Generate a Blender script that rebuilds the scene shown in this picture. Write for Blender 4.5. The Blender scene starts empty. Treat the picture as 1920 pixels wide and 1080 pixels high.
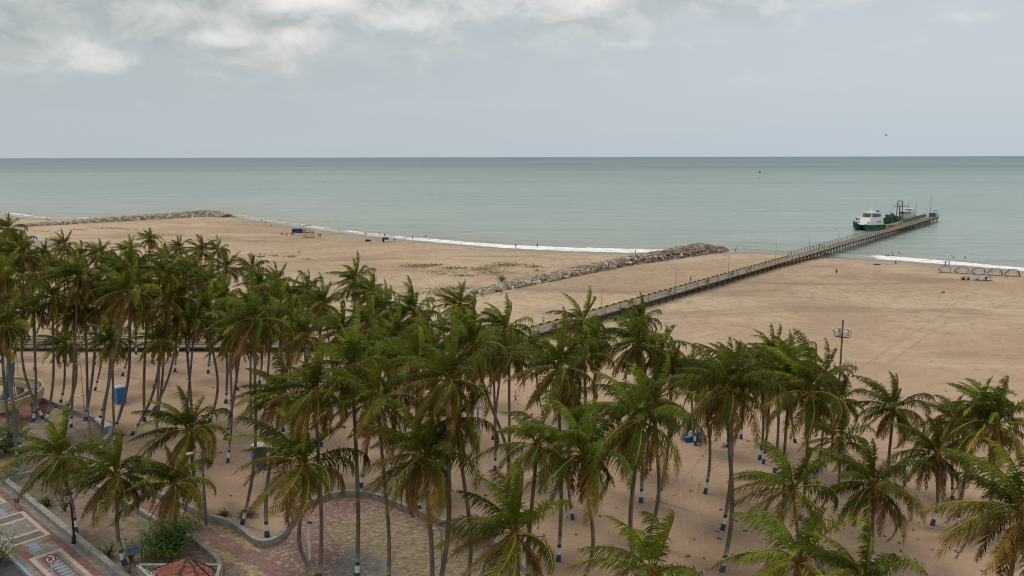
import bpy, math, random
from mathutils import Vector, Matrix
import numpy as np
R = math.radians
random.seed(7)
scene = bpy.context.scene
# ------------------------------------------------------------------ camera
H = 32.0; F = 1550.0; TH = math.atan(247/F); PHI = R(0.12)
cd = bpy.data.cameras.new('camera'); cam = bpy.data.objects.new('camera', cd); scene.collection.objects.link(cam)
cd.sensor_width = 36; cd.lens = 36*F/1920; cd.clip_start = 0.5; cd.clip_end = 80000
Fv = Vector((0, math.cos(TH), -math.sin(TH))); U0 = Vector((0, math.sin(TH), math.cos(TH))); R0 = Vector((1, 0, 0))
Rv = R0*math.cos(PHI) - U0*math.sin(PHI); Uv = U0*math.cos(PHI) + R0*math.sin(PHI)
cam.matrix_world = Matrix(((Rv.x, Uv.x, -Fv.x, 0), (Rv.y, Uv.y, -Fv.y, 0), (Rv.z, Uv.z, -Fv.z, H), (0, 0, 0, 1)))
scene.camera = cam
scene.cycles.filter_width = 1.1
vs = scene.view_settings; vs.view_transform = 'Standard'; vs.look = 'None'; vs.gamma = 1; vs.exposure = 0.0; vs.use_curve_mapping = False
def ray(px, py): return (Fv + Rv*((px-960)/F) + Uv*((540-py)/F))
def P(px, py, z=0.0):                 # survey: where the sight line meets height z
    d = ray(px, py); t = (z-H)/d.z; return Vector((d.x*t, d.y*t, z))
def PD(px, py, D):                    # the point of the sight line D metres ahead
    d = ray(px, py); t = D/d.y; return Vector((d.x*t, D, H + d.z*t))
# ------------------------------------------------------------------ world + sun
SUN_EL, SUN_AZ = R(58), R(-48)
w = bpy.data.worlds.new('World'); scene.world = w; w.use_nodes = True
nt = w.node_tree; nt.nodes.clear()
class N:                              # small node-writing helper
    def __init__(s, nt): s.nt = nt
    def n(s, t, **k):
        x = s.nt.nodes.new(t)
        for a, b in k.items(): setattr(x, a, b)
        return x
    def put(s, sock, v):
        if isinstance(v, bpy.types.NodeSocket): s.nt.links.new(v, sock)
        else:
            if sock.type == 'RGBA' and len(v) == 3: v = tuple(v)+(1,)
            sock.default_value = v
    def m(s, op, a, b=0.0, c=None, clamp=False):
        x = s.n('ShaderNodeMath', operation=op); x.use_clamp = clamp
        s.put(x.inputs[0], a); s.put(x.inputs[1], b)
        if c is not None: s.put(x.inputs[2], c)
        return x.outputs[0]
    def noise(s, vec, scale, detail=5, rough=.55, dist=0.0, out=0):
        x = s.n('ShaderNodeTexNoise'); s.put(x.inputs['Vector'], vec)
        x.inputs['Scale'].default_value = scale; x.inputs['Detail'].default_value = detail
        x.inputs['Roughness'].default_value = rough; x.inputs['Distortion'].default_value = dist
        return x.outputs[out]
    def mix(s, f, a, b, mode='MIX'):
        x = s.n('ShaderNodeMix', data_type='RGBA', blend_type=mode)
        s.put(x.inputs[0], f); s.put(x.inputs[6], a); s.put(x.inputs[7], b); return x.outputs[2]
    def ramp(s, v, lo, hi, a=0.0, b=1.0, smooth=True):
        x = s.n('ShaderNodeMapRange'); x.interpolation_type = 'SMOOTHSTEP' if smooth else 'LINEAR'
        s.put(x.inputs[0], v); s.put(x.inputs[1], lo); s.put(x.inputs[2], hi); s.put(x.inputs[3], a); s.put(x.inputs[4], b)
        return x.outputs[0]
    def comb(s, x, y, z):
        c = s.n('ShaderNodeCombineXYZ'); s.put(c.inputs[0], x); s.put(c.inputs[1], y); s.put(c.inputs[2], z); return c.outputs[0]
    def sep(s, v):
        c = s.n('ShaderNodeSeparateXYZ'); s.put(c.inputs[0], v); return c.outputs
    def bump(s, h, strength, dist, normal=None):
        b = s.n('ShaderNodeBump'); s.put(b.inputs['Strength'], strength); s.put(b.inputs['Distance'], dist); s.put(b.inputs['Height'], h)
        if normal is not None: s.put(b.inputs['Normal'], normal)
        return b.outputs[0]
    def mapping(s, v, scale=(1, 1, 1), rot=(0, 0, 0)):
        x = s.n('ShaderNodeMapping'); s.put(x.inputs[0], v); x.inputs['Scale'].default_value = scale; x.inputs['Rotation'].default_value = rot
        return x.outputs[0]
g = N(nt)
tc = g.n('ShaderNodeTexCoord').outputs['Generated']
X_, Y_, Z_ = g.sep(tc)
az = g.m('ARCTAN2', X_, Y_); el = g.m('ARCSINE', Z_)
sky = g.n('ShaderNodeTexSky', sky_type='NISHITA'); sky.sun_disc = False; sky.sun_elevation = SUN_EL; sky.sun_rotation = SUN_AZ
BG = 0.1
def col(c, k=1.0): return tuple(v*k/BG for v in c)
# clear haze deck: pale blue-grey, brighter towards the right and higher up
veil = g.mix(g.ramp(az, -.6, .6), col((.455, .51, .53)), col((.565, .625, .665)))
veil = g.mix(g.ramp(el, 0, .10), g.mix(.5, veil, col((.475, .54, .625))), veil)
zen = g.mix(g.ramp(el, .22, 1.0), veil, col((1.30, 1.36, 1.42)))
cv = g.comb(g.m('MULTIPLY', az, 8.0), g.m('MULTIPLY', el, 14.0), 3.7)
n1 = g.noise(cv, 1.0, 9, .56, .25); n2 = g.noise(cv, 2.1, 8, .58, .4)
n3 = g.noise(g.comb(g.m('MULTIPLY', az, 3), g.m('MULTIPLY', el, 30), 9.1), 1.3, 5, .5)
edge = g.m('ADD', .082, g.m('MULTIPLY', g.m('MAXIMUM', g.m('ADD', az, .42), 0.0), .10))
cm = g.ramp(g.m('ADD', g.m('SUBTRACT', el, edge), g.m('MULTIPLY', g.m('SUBTRACT', n1, .5), .20)), -.02, .055)
cm = g.m('MULTIPLY', cm, g.ramp(az, .05, .45, 1.0, .30))
ccol = g.mix(g.ramp(n2, .32, .68), col((.43, .465, .465)), col((.66, .665, .645)))
body = g.mix(g.m('MULTIPLY', cm, .88), zen, ccol)
def spot(px, py, sx, sy, amp):
    a0 = math.atan((px-960)/F); e0 = (292-py)/F
    dx = g.m('MULTIPLY', g.m('SUBTRACT', az, a0), F/sx); dy = g.m('MULTIPLY', g.m('SUBTRACT', el, e0), F/sy)
    r2 = g.m('ADD', g.m('MULTIPLY', dx, dx), g.m('MULTIPLY', dy, dy))
    return g.m('MULTIPLY', g.m('EXPONENT', g.m('MULTIPLY', r2, -1.0)), amp)
tot = 0.0
for s_ in [(590, 10, 100, 36, 1.5), (1095, 10, 85, 38, 1.2), (800, 55, 100, 24, .9), (432, 94, 58, 19, 1.3), (556, 84, 52, 20, 1.1), (205, 133, 62, 26, .95),
           (20, 42, 60, 22, .8), (1440, 50, 55, 20, .5), (300, 55, 140, 26, .4), (960, 10, 90, 25, .45), (1240, 96, 90, 9, .35), (1790, 75, 60, 11, .3), (0, 90, 60, 25, .5)]:
    tot = g.m('ADD', tot, spot(*s_))
bump_n = g.ramp(g.m('ADD', g.m('MULTIPLY', n2, 1.1), g.m('MULTIPLY', n1, .5)), .58, 1.02)
puff = g.m('MULTIPLY', g.ramp(g.m('ADD', tot, g.m('MULTIPLY', g.m('SUBTRACT', n2, .5), 1.9)), .0, 1.5), .92, clamp=True)
body = g.mix(g.m('MULTIPLY', puff, g.ramp(el, .05, .09)), body, col((.93, .905, .86)))
dark = g.m('MULTIPLY', spot(120, 70, 320, 60, .55), g.ramp(n1, .35, .6))
body = g.mix(dark, body, col((.375, .435, .44)))
streak = g.m('MULTIPLY', g.ramp(n3, .5, .75), .10)
body = g.mix(streak, body, col((.62, .66, .69)))
fin = g.mix(.04, body, sky.outputs[0])
below = g.mix(g.ramp(el, -.02, -.004), col((.22, .24, .22)), fin)
bgn = g.n('ShaderNodeBackground'); g.put(bgn.inputs[0], below); bgn.inputs[1].default_value = BG
wo = g.n('ShaderNodeOutputWorld'); nt.links.new(bgn.outputs[0], wo.inputs[0])
sl = bpy.data.lights.new('sun', 'SUN'); sl.energy = 1.5; sl.angle = R(12); sl.color = (1, .95, .87)
so = bpy.data.objects.new('sun', sl); scene.collection.objects.link(so)
sd = Vector((math.sin(SUN_AZ)*math.cos(SUN_EL), math.cos(SUN_AZ)*math.cos(SUN_EL), math.sin(SUN_EL)))
so.rotation_euler = sd.to_track_quat('Z', 'Y').to_euler(); so.location = (0, 0, 200)

# ------------------------------------------------------------------ helpers
COL = scene.collection
def setp(o, label=None, cat=None, group=None, kind=None):
    if label: o['label'] = label
    if cat: o['category'] = cat
    if group: o['group'] = group
    if kind: o['kind'] = kind
    return o
def empty(name, loc, label=None, cat=None, group=None, rz=0):
    o = bpy.data.objects.new(name, None); COL.objects.link(o); o.location = loc; o.rotation_euler[2] = rz
    o.empty_display_size = .3
    return setp(o, label, cat, group)
class MB:
    def __init__(s): s.v = []; s.f = []; s.mi = []; s.mats = []; s.m = 0
    def mat(s, m):
        if m not in s.mats: s.mats.append(m)
        s.m = s.mats.index(m); return s
    def add(s, vs, fs):
        k = len(s.v); s.v += [tuple(v) for v in vs]
        for f in fs: s.f.append(tuple(i+k for i in f)); s.mi.append(s.m)
        return s
    def box(s, c, d, rz=0.0, taper=1.0, rot=None):
        x, y, z = d[0]/2, d[1]/2, d[2]/2
        vs = []
        M = rot if rot is not None else Matrix.Rotation(rz, 3, 'Z')
        for k, (a, b, e) in enumerate([(-1, -1, -1), (1, -1, -1), (1, 1, -1), (-1, 1, -1), (-1, -1, 1), (1, -1, 1), (1, 1, 1), (-1, 1, 1)]):
            t = taper if e > 0 else 1
            vs.append(M @ Vector((a*x*t, b*y*t, e*z)) + Vector(c))
        return s.add(vs, [(0, 3, 2, 1), (4, 5, 6, 7), (0, 1, 5, 4), (1, 2, 6, 5), (2, 3, 7, 6), (3, 0, 4, 7)])
    def beam(s, a, b, w, h=None, up=(0, 0, 1)):
        a, b = Vector(a), Vector(b); h = h or w
        d = (b-a).normalized(); upv = Vector(up)
        if abs(d.dot(upv)) > .98: upv = Vector((0, 1, 0))
        sx = d.cross(upv).normalized()*(w/2); sz = sx.cross(d).normalized()*(h/2)
        vs = [a-sx-sz, a+sx-sz, a+sx+sz, a-sx+sz, b-sx-sz, b+sx-sz, b+sx+sz, b-sx+sz]
        return s.add(vs, [(0, 1, 2, 3), (7, 6, 5, 4), (0, 4, 5, 1), (1, 5, 6, 2), (2, 6, 7, 3), (3, 7, 4, 0)])
    def tube(s, pts, rad, n=8, caps=True, mats=None):
        pts = [Vector(p) for p in pts]; rings = []; k0 = len(s.v)
        if not hasattr(rad, '__len__'): rad = [rad]*len(pts)
        ref = Vector((0, 1, 0)) if abs((pts[-1]-pts[0]).normalized().y) < .8 else Vector((1, 0, 0))
        for i, p in enumerate(pts):
            t = (pts[min(i+1, len(pts)-1)]-pts[max(i-1, 0)]).normalized()
            a = t.cross(ref).normalized(); b = a.cross(t)
            for j in range(n):
                an = 2*math.pi*j/n; s.v.append(tuple(p+a*(rad[i]*math.cos(an))+b*(rad[i]*math.sin(an))))
        for i in range(len(pts)-1):
            for j in range(n):
                s.f.append((k0+i*n+j, k0+i*n+(j+1) % n, k0+(i+1)*n+(j+1) % n, k0+(i+1)*n+j)); s.mi.append(mats[i] if mats else s.m)
        if caps:
            s.f.append(tuple(k0+j for j in range(n))[::-1]); s.mi.append(mats[0] if mats else s.m)
            s.f.append(tuple(k0+(len(pts)-1)*n+j for j in range(n))); s.mi.append(mats[-1] if mats else s.m)
        return s
    def prism(s, poly, z0, z1):
        n = len(poly); vs = [(p[0], p[1], z0) for p in poly]+[(p[0], p[1], z1) for p in poly]
        fs = [tuple(range(n))[::-1], tuple(range(n, 2*n))]+[(i, (i+1) % n, n+(i+1) % n, n+i) for i in range(n)]
        return s.add(vs, fs)
    def mesh(s, name, smooth=False):
        me = bpy.data.meshes.new(name); me.from_pydata(s.v, [], s.f)
        for m in s.mats: me.materials.append(m)
        me.polygons.foreach_set('material_index', s.mi)
        if smooth: me.polygons.foreach_set('use_smooth', [True]*len(s.f))
        me.update(); return me
    def build(s, name, parent=None, smooth=False, **tags):
        o = bpy.data.objects.new(name, s.mesh(name, smooth)); COL.objects.link(o)
        if parent is not None: o.parent = parent
        return setp(o, **tags)
def copy_thing(o, loc=None, rz=None, parent=None, label=None):
    c = o.copy(); COL.objects.link(c); c.parent = parent
    if loc is not None: c.location = loc
    if rz is not None: c.rotation_euler[2] = rz
    if label: c['label'] = label
    for ch in list(o.children): copy_thing(ch, parent=c)
    return c
_m = {}
def M(name, base, rough=.8, var=.15, scale=3.0, metal=0, bump=0.0, spec=.3, trans=0.0, rnd=0.0, stretch=(1, 1, 1), dirt=None):
    if name in _m: return _m[name]
    m = bpy.data.materials.new(name); m.use_nodes = True; t = m.node_tree; t.nodes.clear(); g = N(t)
    out = g.n('ShaderNodeOutputMaterial'); b = g.n('ShaderNodeBsdfPrincipled')
    co = g.n('ShaderNodeTexCoord').outputs['Object']; cm_ = g.mapping(co, stretch)
    nz = g.noise(cm_, scale, 4, .6)
    lo = tuple(c*(1-var) for c in base); hi = tuple(min(1, c*(1+var)) for c in base)
    c = g.mix(g.ramp(nz, .3, .7), lo, hi)
    if dirt: c = g.mix(g.ramp(g.noise(cm_, scale*.45, 6, .7), .52, .7), c, dirt)
    if rnd:
        rn = g.n('ShaderNodeObjectInfo').outputs['Random']
        hs = g.n('ShaderNodeHueSaturation'); hs.inputs['Saturation'].default_value = 1
        g.put(hs.inputs['Value'], g.ramp(rn, 0, 1, 1-rnd, 1+rnd, False)); g.put(hs.inputs['Hue'], g.ramp(rn, 0, 1, .5-rnd*.05, .5+rnd*.05, False)); g.put(hs.inputs['Color'], c); c = hs.outputs[0]
    g.put(b.inputs['Base Color'], c); b.inputs['Roughness'].default_value = rough; b.inputs['Metallic'].default_value = metal
    b.inputs['Specular IOR Level'].default_value = spec
    if bump: g.put(b.inputs['Normal'], g.bump(nz, bump, .05))
    if trans:
        tr = g.n('ShaderNodeBsdfTranslucent'); g.put(tr.inputs[0], c); mx = g.n('ShaderNodeMixShader'); mx.inputs[0].default_value = trans
        t.links.new(b.outputs[0], mx.inputs[1]); t.links.new(tr.outputs[0], mx.inputs[2]); t.links.new(mx.outputs[0], out.inputs[0])
    else: t.links.new(b.outputs[0], out.inputs[0])
    _m[name] = m; return m
white = M('white_paint', (.72, .72, .69), .5, .06); offw = M('off_white', (.55, .53, .48), .7, .12)
navy = M('navy', (.02, .035, .14), .6, .2); blue = M('blue_plastic', (.045, .25, .54), .45, .12, 1.5)
dkmetal = M('dark_metal', (.035, .035, .035), .5, .3); greym = M('grey_metal', (.28, .28, .27), .5, .15, metal=.3)
black = M('black_paint', (.012, .012, .013), .45, .3); rust = M('rust', (.16, .07, .035), .9, .4, 6)
red = M('red', (.42, .03, .025), .6, .15); yellow = M('yellow_paint', (.50, .33, .06), .7, .2, 4)
wood = M('weathered_wood', (.17, .13, .10), .9, .35, 5, stretch=(1, 1, .3)); concrete = M('concrete', (.29, .265, .235), .9, .2, 2, bump=.3, dirt=(.17, .15, .125))
cream = M('cream_concrete', (.42, .34, .20), .85, .18, 1.5, dirt=(.18, .15, .10))

# ------------------------------------------------------------------ shoreline and terrain
SEA = -1.0
shore_px = [(0, 402), (45, 408), (95, 411), (160, 410), (260, 407), (380, 401), (432, 404.5), (470, 412), (500, 415.5), (570, 427), (640, 436.5), (720, 446), (800, 453), (880, 460), (960, 466), (1060, 471), (1190, 474.5),
            (1290, 474.5), (1400, 471.5), (1480, 477), (1560, 482), (1700, 490), (1820, 499), (1920, 509)]
sp = [P(x, y, SEA) for x, y in shore_px]
sx_ = [-6000, -900, -420]+[p.x for p in sp]+[175, 260, 420, 900, 6000]
sy_ = [900, 620, 500]+[p.y for p in sp]+[205, 165, 110, 60, -600]
order = np.argsort(sx_); SX = np.array(sx_)[order]; SY = np.array(sy_)[order]
# smooth the waterline a little
xs_f = np.linspace(-420, 420, 841); ys_f = np.interp(xs_f, SX, SY)
k = np.exp(-np.linspace(-2, 2, 17)**2); k /= k.sum()
ys_s = np.convolve(np.pad(ys_f, 8, mode='edge'), k, mode='valid'); ys_s[:12] = ys_f[:12]; ys_s[-12:] = ys_f[-12:]
SXs = np.concatenate([SX[SX < -420], xs_f, SX[SX > 420]]); SYs = np.concatenate([SY[SX < -420], ys_s, SY[SX > 420]])
def ysh(x): return np.interp(x, SXs, SYs)
def hgt(x, y):
    d = (ysh(x)-y)*.8
    land = np.clip(d/45, 0, 1); hl = SEA*(1-land)**1.6
    hs = SEA + np.clip(d, -80, 0)*.05
    und = .10*np.sin(x*.071+1.3)*np.cos(y*.093)+.06*np.sin(x*.19+y*.13)
    flat = np.clip(np.maximum((y-115)/20, (x-9)/10), 0, 1)      # levelled ground under the paving
    return np.where(d > 0, hl, hs) + np.where(flat < 1, -.03*(1-flat), 0) + und*np.clip((d-8)/30, 0, 1)*flat
def gz(x, y): return float(hgt(np.array(x), np.array(y)))
def G(px, py):                       # ground point under a sight line
    z = 0.0
    for _ in range(6):
        p = P(px, py, z); z = max(gz(p.x, p.y), SEA)
    return P(px, py, z)
def grid(name, xs, ts, zfun):
    Xg, Tg = np.meshgrid(xs, ts); Yg = ysh(Xg)+Tg; Zg = zfun(Xg, Yg, Tg)
    v = np.stack([Xg.ravel(), Yg.ravel(), Zg.ravel()], 1); nx, ny = len(xs), len(ts)
    i = np.arange(nx*ny).reshape(ny, nx)
    f = np.stack([i[:-1, :-1].ravel(), i[:-1, 1:].ravel(), i[1:, 1:].ravel(), i[1:, :-1].ravel()], 1)
    me = bpy.data.meshes.new(name); me.vertices.add(len(v)); me.vertices.foreach_set('co', v.ravel())
    me.loops.add(f.size); me.loops.foreach_set('vertex_index', f.ravel()); me.polygons.add(len(f))
    me.polygons.foreach_set('loop_start', np.arange(0, f.size, 4)); me.polygons.foreach_set('loop_total', np.full(len(f), 4)); me.update()
    a = me.attributes.new('shore', 'FLOAT', 'POINT'); a.data.foreach_set('value', Tg.ravel().astype(np.float32))
    me.polygons.foreach_set('use_smooth', [True]*len(f))
    o = bpy.data.objects.new(name, me); COL.objects.link(o); return o
xs_t = np.concatenate([[-9000, -4000, -1800, -900, -600, -480, -420, -380], np.arange(-350, 281, 2.5), [300, 340, 400, 500, 700, 1200, 3000, 9000]])
ts_t = np.concatenate([[-9000, -3000, -1200, -700, -520], np.arange(-460, -20, 3.0), np.arange(-20, 30, 1.0), [40, 80, 160, 400]])
def zt(X, Y, T):
    z = hgt(X, Y); return np.where(Y < 20, np.minimum(z, -.3), z)
sand = grid('beach_sand', xs_t, ts_t, zt); setp(sand, kind='structure')

def sand_mat():
    m = bpy.data.materials.new('sand'); m.use_nodes = True; t = m.node_tree; t.nodes.clear(); g = N(t)
    out = g.n('ShaderNodeOutputMaterial'); b = g.n('ShaderNodeBsdfPrincipled')
    co = g.n('ShaderNodeTexCoord').outputs['Object']; x, y, z = g.sep(co)
    sh = g.n('ShaderNodeAttribute', attribute_name='shore').outputs['Fac']
    big = g.noise(g.mapping(co, (.8, 1, 1), (0, 0, R(-25))), .020, 7, .65, .6)
    mid = g.noise(co, .13, 7, .7, .4)
    fine = g.noise(co, 1.1, 6, .7)
    tiny = g.noise(co, 5.0, 3, .7)
    dry = g.mix(g.ramp(big, .36, .64), (.358, .250, .158), (.482, .355, .232))
    dry = g.mix(g.m('MULTIPLY', g.ramp(mid, .46, .68), .40), dry, (.27, .178, .118))
    pk = g.noise(co, .42, 7, .8, .3)
    dry = g.mix(g.m('MULTIPLY', g.ramp(pk, .49, .63), .58), dry, (.19, .125, .085))
    # trodden grove ground is browner; foreground cloud shade is painted into it too
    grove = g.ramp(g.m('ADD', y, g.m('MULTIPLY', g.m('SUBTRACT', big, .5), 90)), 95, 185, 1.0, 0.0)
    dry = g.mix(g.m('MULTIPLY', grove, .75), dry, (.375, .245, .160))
    # darker damp drift lines across the beach
    drift = g.noise(g.mapping(co, (.35, 1, 1), (0, 0, R(-38))), .045, 5, .6, 1.0)
    dry = g.mix(g.m('MULTIPLY', g.ramp(drift, .50, .68), .62), dry, (.215, .148, .100))
    lite = g.noise(g.mapping(co, (.3, 1, 1), (0, 0, R(-30))), .07, 4, .6, 1.4)
    dry = g.mix(g.m('MULTIPLY', g.ramp(lite, .6, .72), .35), dry, (.50, .40, .29))
    spk = g.ramp(tiny, .66, .74); dry = g.mix(g.m('MULTIPLY', spk, .35), dry, (.17, .12, .085))
    dry = g.mix(g.m('MULTIPLY', g.ramp(fine, .5, .8), .30), dry, (.22, .155, .11))
    dry = g.mix(g.m('MULTIPLY', g.ramp(fine, .48, .25), .25), dry, (.50, .40, .30))
    # a dark seaweed and damp line above the wash
    line = g.m('MULTIPLY', g.ramp(g.m('ADD', sh, g.m('MULTIPLY', g.m('SUBTRACT', mid, .5), 14)), -17, -14.5), g.ramp(g.m('ADD', sh, g.m('MULTIPLY', g.m('SUBTRACT', mid, .5), 14)), -14.5, -12, 1, 0))
    dry = g.mix(g.m('MULTIPLY', g.m('MULTIPLY', line, g.ramp(fine, .42, .6)), .55), dry, (.15, .11, .075))
    wet = g.ramp(g.m('ADD', sh, g.m('MULTIPLY', g.m('SUBTRACT', mid, .5), 7)), -12, -3)
    c = g.mix(wet, dry, (.185, .140, .104))
    g.put(b.inputs['Base Color'], c); g.put(b.inputs['Roughness'], g.ramp(wet, 0, 1, .95, .35)); b.inputs['Specular IOR Level'].default_value = .25
    foot = g.n('ShaderNodeTexVoronoi'); foot.inputs['Scale'].default_value = 1.6; g.put(foot.inputs['Vector'], g.mix(.35, co, g.noise(co, 1.2, 3, .6, out=1), 'ADD'))
    hh = g.m('ADD', g.m('MULTIPLY', g.ramp(foot.outputs[0], 0, .6), .8), g.m('MULTIPLY', fine, 1.6))
    hh = g.m('MULTIPLY', hh, g.m('SUBTRACT', 1, wet))
    n_ = g.bump(hh, .75, .12); n_ = g.bump(tiny, .35, .04, n_)
    g.put(b.inputs['Normal'], n_)
    t.links.new(b.outputs[0], out.inputs[0]); return m
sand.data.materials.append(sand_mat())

xs_w = np.concatenate([[-30000, -9000, -3000, -1500, -900, -600, -450], np.arange(-400, 301, 2.5), [330, 380, 450, 600, 900, 1500, 3000, 9000, 30000]])
ts_w = np.concatenate([np.arange(-8, 60, .8), np.geomspace(60, 30000, 70)])
def zw(X, Y, T):
    ph = T + 3*np.sin(X*.05)+2*np.sin(X*.021+1)
    swell = .16*np.sin(ph*.36)*np.clip(T/12, 0, 1)*np.exp(-np.clip(T, 0, None)/90)
    br = .45*np.exp(-((T-(8.5+2.0*np.sin(X*.06)+1.2*np.sin(X*.17)))/1.6)**2)
    return SEA + np.where(T < 250, swell+br*np.clip(T, 0, 1)*np.clip(1-(np.clip(T, 0, 60)/60), 0, 1), 0)
sea = grid('sea_water', xs_w, ts_w, zw); setp(sea, kind='structure')
PGX = [P(1375, 470, SEA).x, P(1592, 470, SEA).x]
def sea_mat():
    m = bpy.data.materials.new('sea'); m.use_nodes = True; t = m.node_tree; t.nodes.clear(); g = N(t)
    out = g.n('ShaderNodeOutputMaterial'); b = g.n('ShaderNodeBsdfPrincipled')
    co = g.n('ShaderNodeTexCoord').outputs['Object']; x, y, z = g.sep(co)
    sh = g.n('ShaderNodeAttribute', attribute_name='shore').outputs['Fac']
    big = g.noise(g.mapping(co, (.25, 1, 1), (0, 0, R(-18))), .012, 6, .6, .5)
    huge = g.noise(g.mapping(co, (.3, 1, 1), (0, 0, R(8))), .0022, 5, .55, .3)
    so_ = g.m('ADD', sh, g.m('MULTIPLY', g.m('SUBTRACT', big, .5), 60))
    c = g.mix(g.ramp(so_, 5, 70), (.275, .258, .190), (.255, .298, .235))
    c = g.mix(g.ramp(so_, 70, 420), c, (.172, .252, .210))
    c = g.mix(g.ramp(so_, 400, 2500), c, (.098, .166, .166))
    c = g.mix(g.ramp(sh, 2500, 9000), c, (.058, .118, .155))
    c = g.mix(g.m('MULTIPLY', g.ramp(huge, .46, .60), .75), c, g.mix(.55, c, (.22, .265, .225)))
    c = g.mix(g.m('MULTIPLY', g.m('MULTIPLY', g.ramp(huge, .52, .40), g.ramp(sh, 250, 900)), .55), c, (.085, .145, .150))
    lin = g.noise(g.mapping(co, (.10, 1, 1), (0, 0, R(-22))), .16, 5, .6, .5)
    c = g.mix(g.m('MULTIPLY', g.ramp(lin, .5, .7), g.ramp(sh, 20, 200, .42, .15)), c, (.10, .13, .10))
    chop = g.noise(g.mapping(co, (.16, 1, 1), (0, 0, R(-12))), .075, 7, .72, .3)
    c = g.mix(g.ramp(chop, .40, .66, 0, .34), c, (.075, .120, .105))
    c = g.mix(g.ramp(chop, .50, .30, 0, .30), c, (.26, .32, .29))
    # foam: a broken surf strip with thin run-out lines
    fn = g.noise(g.mapping(co, (.30, 1, 1), (0, 0, R(-12))), .42, 7, .74, .6)
    fl = g.noise(co, .045, 3, .5)
    fl2 = g.noise(g.mapping(co, (1, 1, 1)), .16, 5, .65)
    s2 = g.m('ADD', sh, g.m('MULTIPLY', g.m('SUBTRACT', fl2, .5), 10.0))
    s2 = g.m('ADD', s2, g.m('MULTIPLY', g.m('SUBTRACT', fl, .5), 8.0))
    band = g.m('MULTIPLY', g.ramp(s2, -.5, 1.5), g.ramp(s2, 11.0, 14.0, 1, 0))
    gap = g.m('ADD', g.ramp(x, PGX[0]-3, PGX[0]+1, 1, 0), g.ramp(x, PGX[1]-6, PGX[1]+4), clamp=True)
    gap = g.m('MAXIMUM', gap, .12)
    leftw = g.ramp(x, -75, 0, .55, 1.0)
    dens = g.m('MULTIPLY', g.m('MULTIPLY', band, gap), leftw)
    foam = g.ramp(g.m('ADD', fn, g.m('MULTIPLY', dens, .44)), .70, .96)
    foam = g.m('MULTIPLY', foam, g.ramp(dens, .05, .3))
    crest = g.m('MULTIPLY', g.m('MULTIPLY', g.ramp(s2, 8.0, 9.4), g.ramp(s2, 10.4, 12.0, 1, 0)), g.m('MULTIPLY', gap, g.ramp(fl, .34, .5)))
    foam = g.m('MAXIMUM', foam, g.m('MULTIPLY', crest, g.ramp(fn, .36, .52)))
    edge2 = g.m('MULTIPLY', g.m('MULTIPLY', g.ramp(s2, -2.2, -1.0), g.ramp(s2, -.6, .3, 1, 0)), g.ramp(fn, .42, .58))
    foam = g.m('MAXIMUM', foam, g.m('MULTIPLY', edge2, .5))
    c2 = g.mix(foam, c, (.80, .81, .78))
    g.put(b.inputs['Base Color'], c2); g.put(b.inputs['Roughness'], g.mix(foam, g.mix(g.ramp(sh, 50, 3000), (.22,)*3, (.42,)*3), (.9,)*3)); b.inputs['IOR'].default_value = 1.33
    w1 = g.noise(g.mapping(co, (.45, 1, 1), (0, 0, R(-20))), .55, 4, .6, .3)
    w2 = g.noise(g.mapping(co, (.35, 1, 1), (0, 0, R(-14))), .12, 4, .55, .4)
    w3 = g.noise(g.mapping(co, (.3, 1, 1), (0, 0, R(-10))), .03, 3, .5)
    hh = g.m('ADD', g.m('MULTIPLY', w1, .55), g.m('ADD', g.m('MULTIPLY', w2, 1.6), g.m('MULTIPLY', w3, 3.5)))
    n_ = g.bump(hh, g.ramp(sh, 200, 6000, 1.0, .55), 1.0); n_ = g.bump(foam, .6, .15, n_)
    g.put(b.inputs['Normal'], n_)
    t.links.new(b.outputs[0], out.inputs[0]); return m
sea.data.materials.append(sea_mat())
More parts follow.
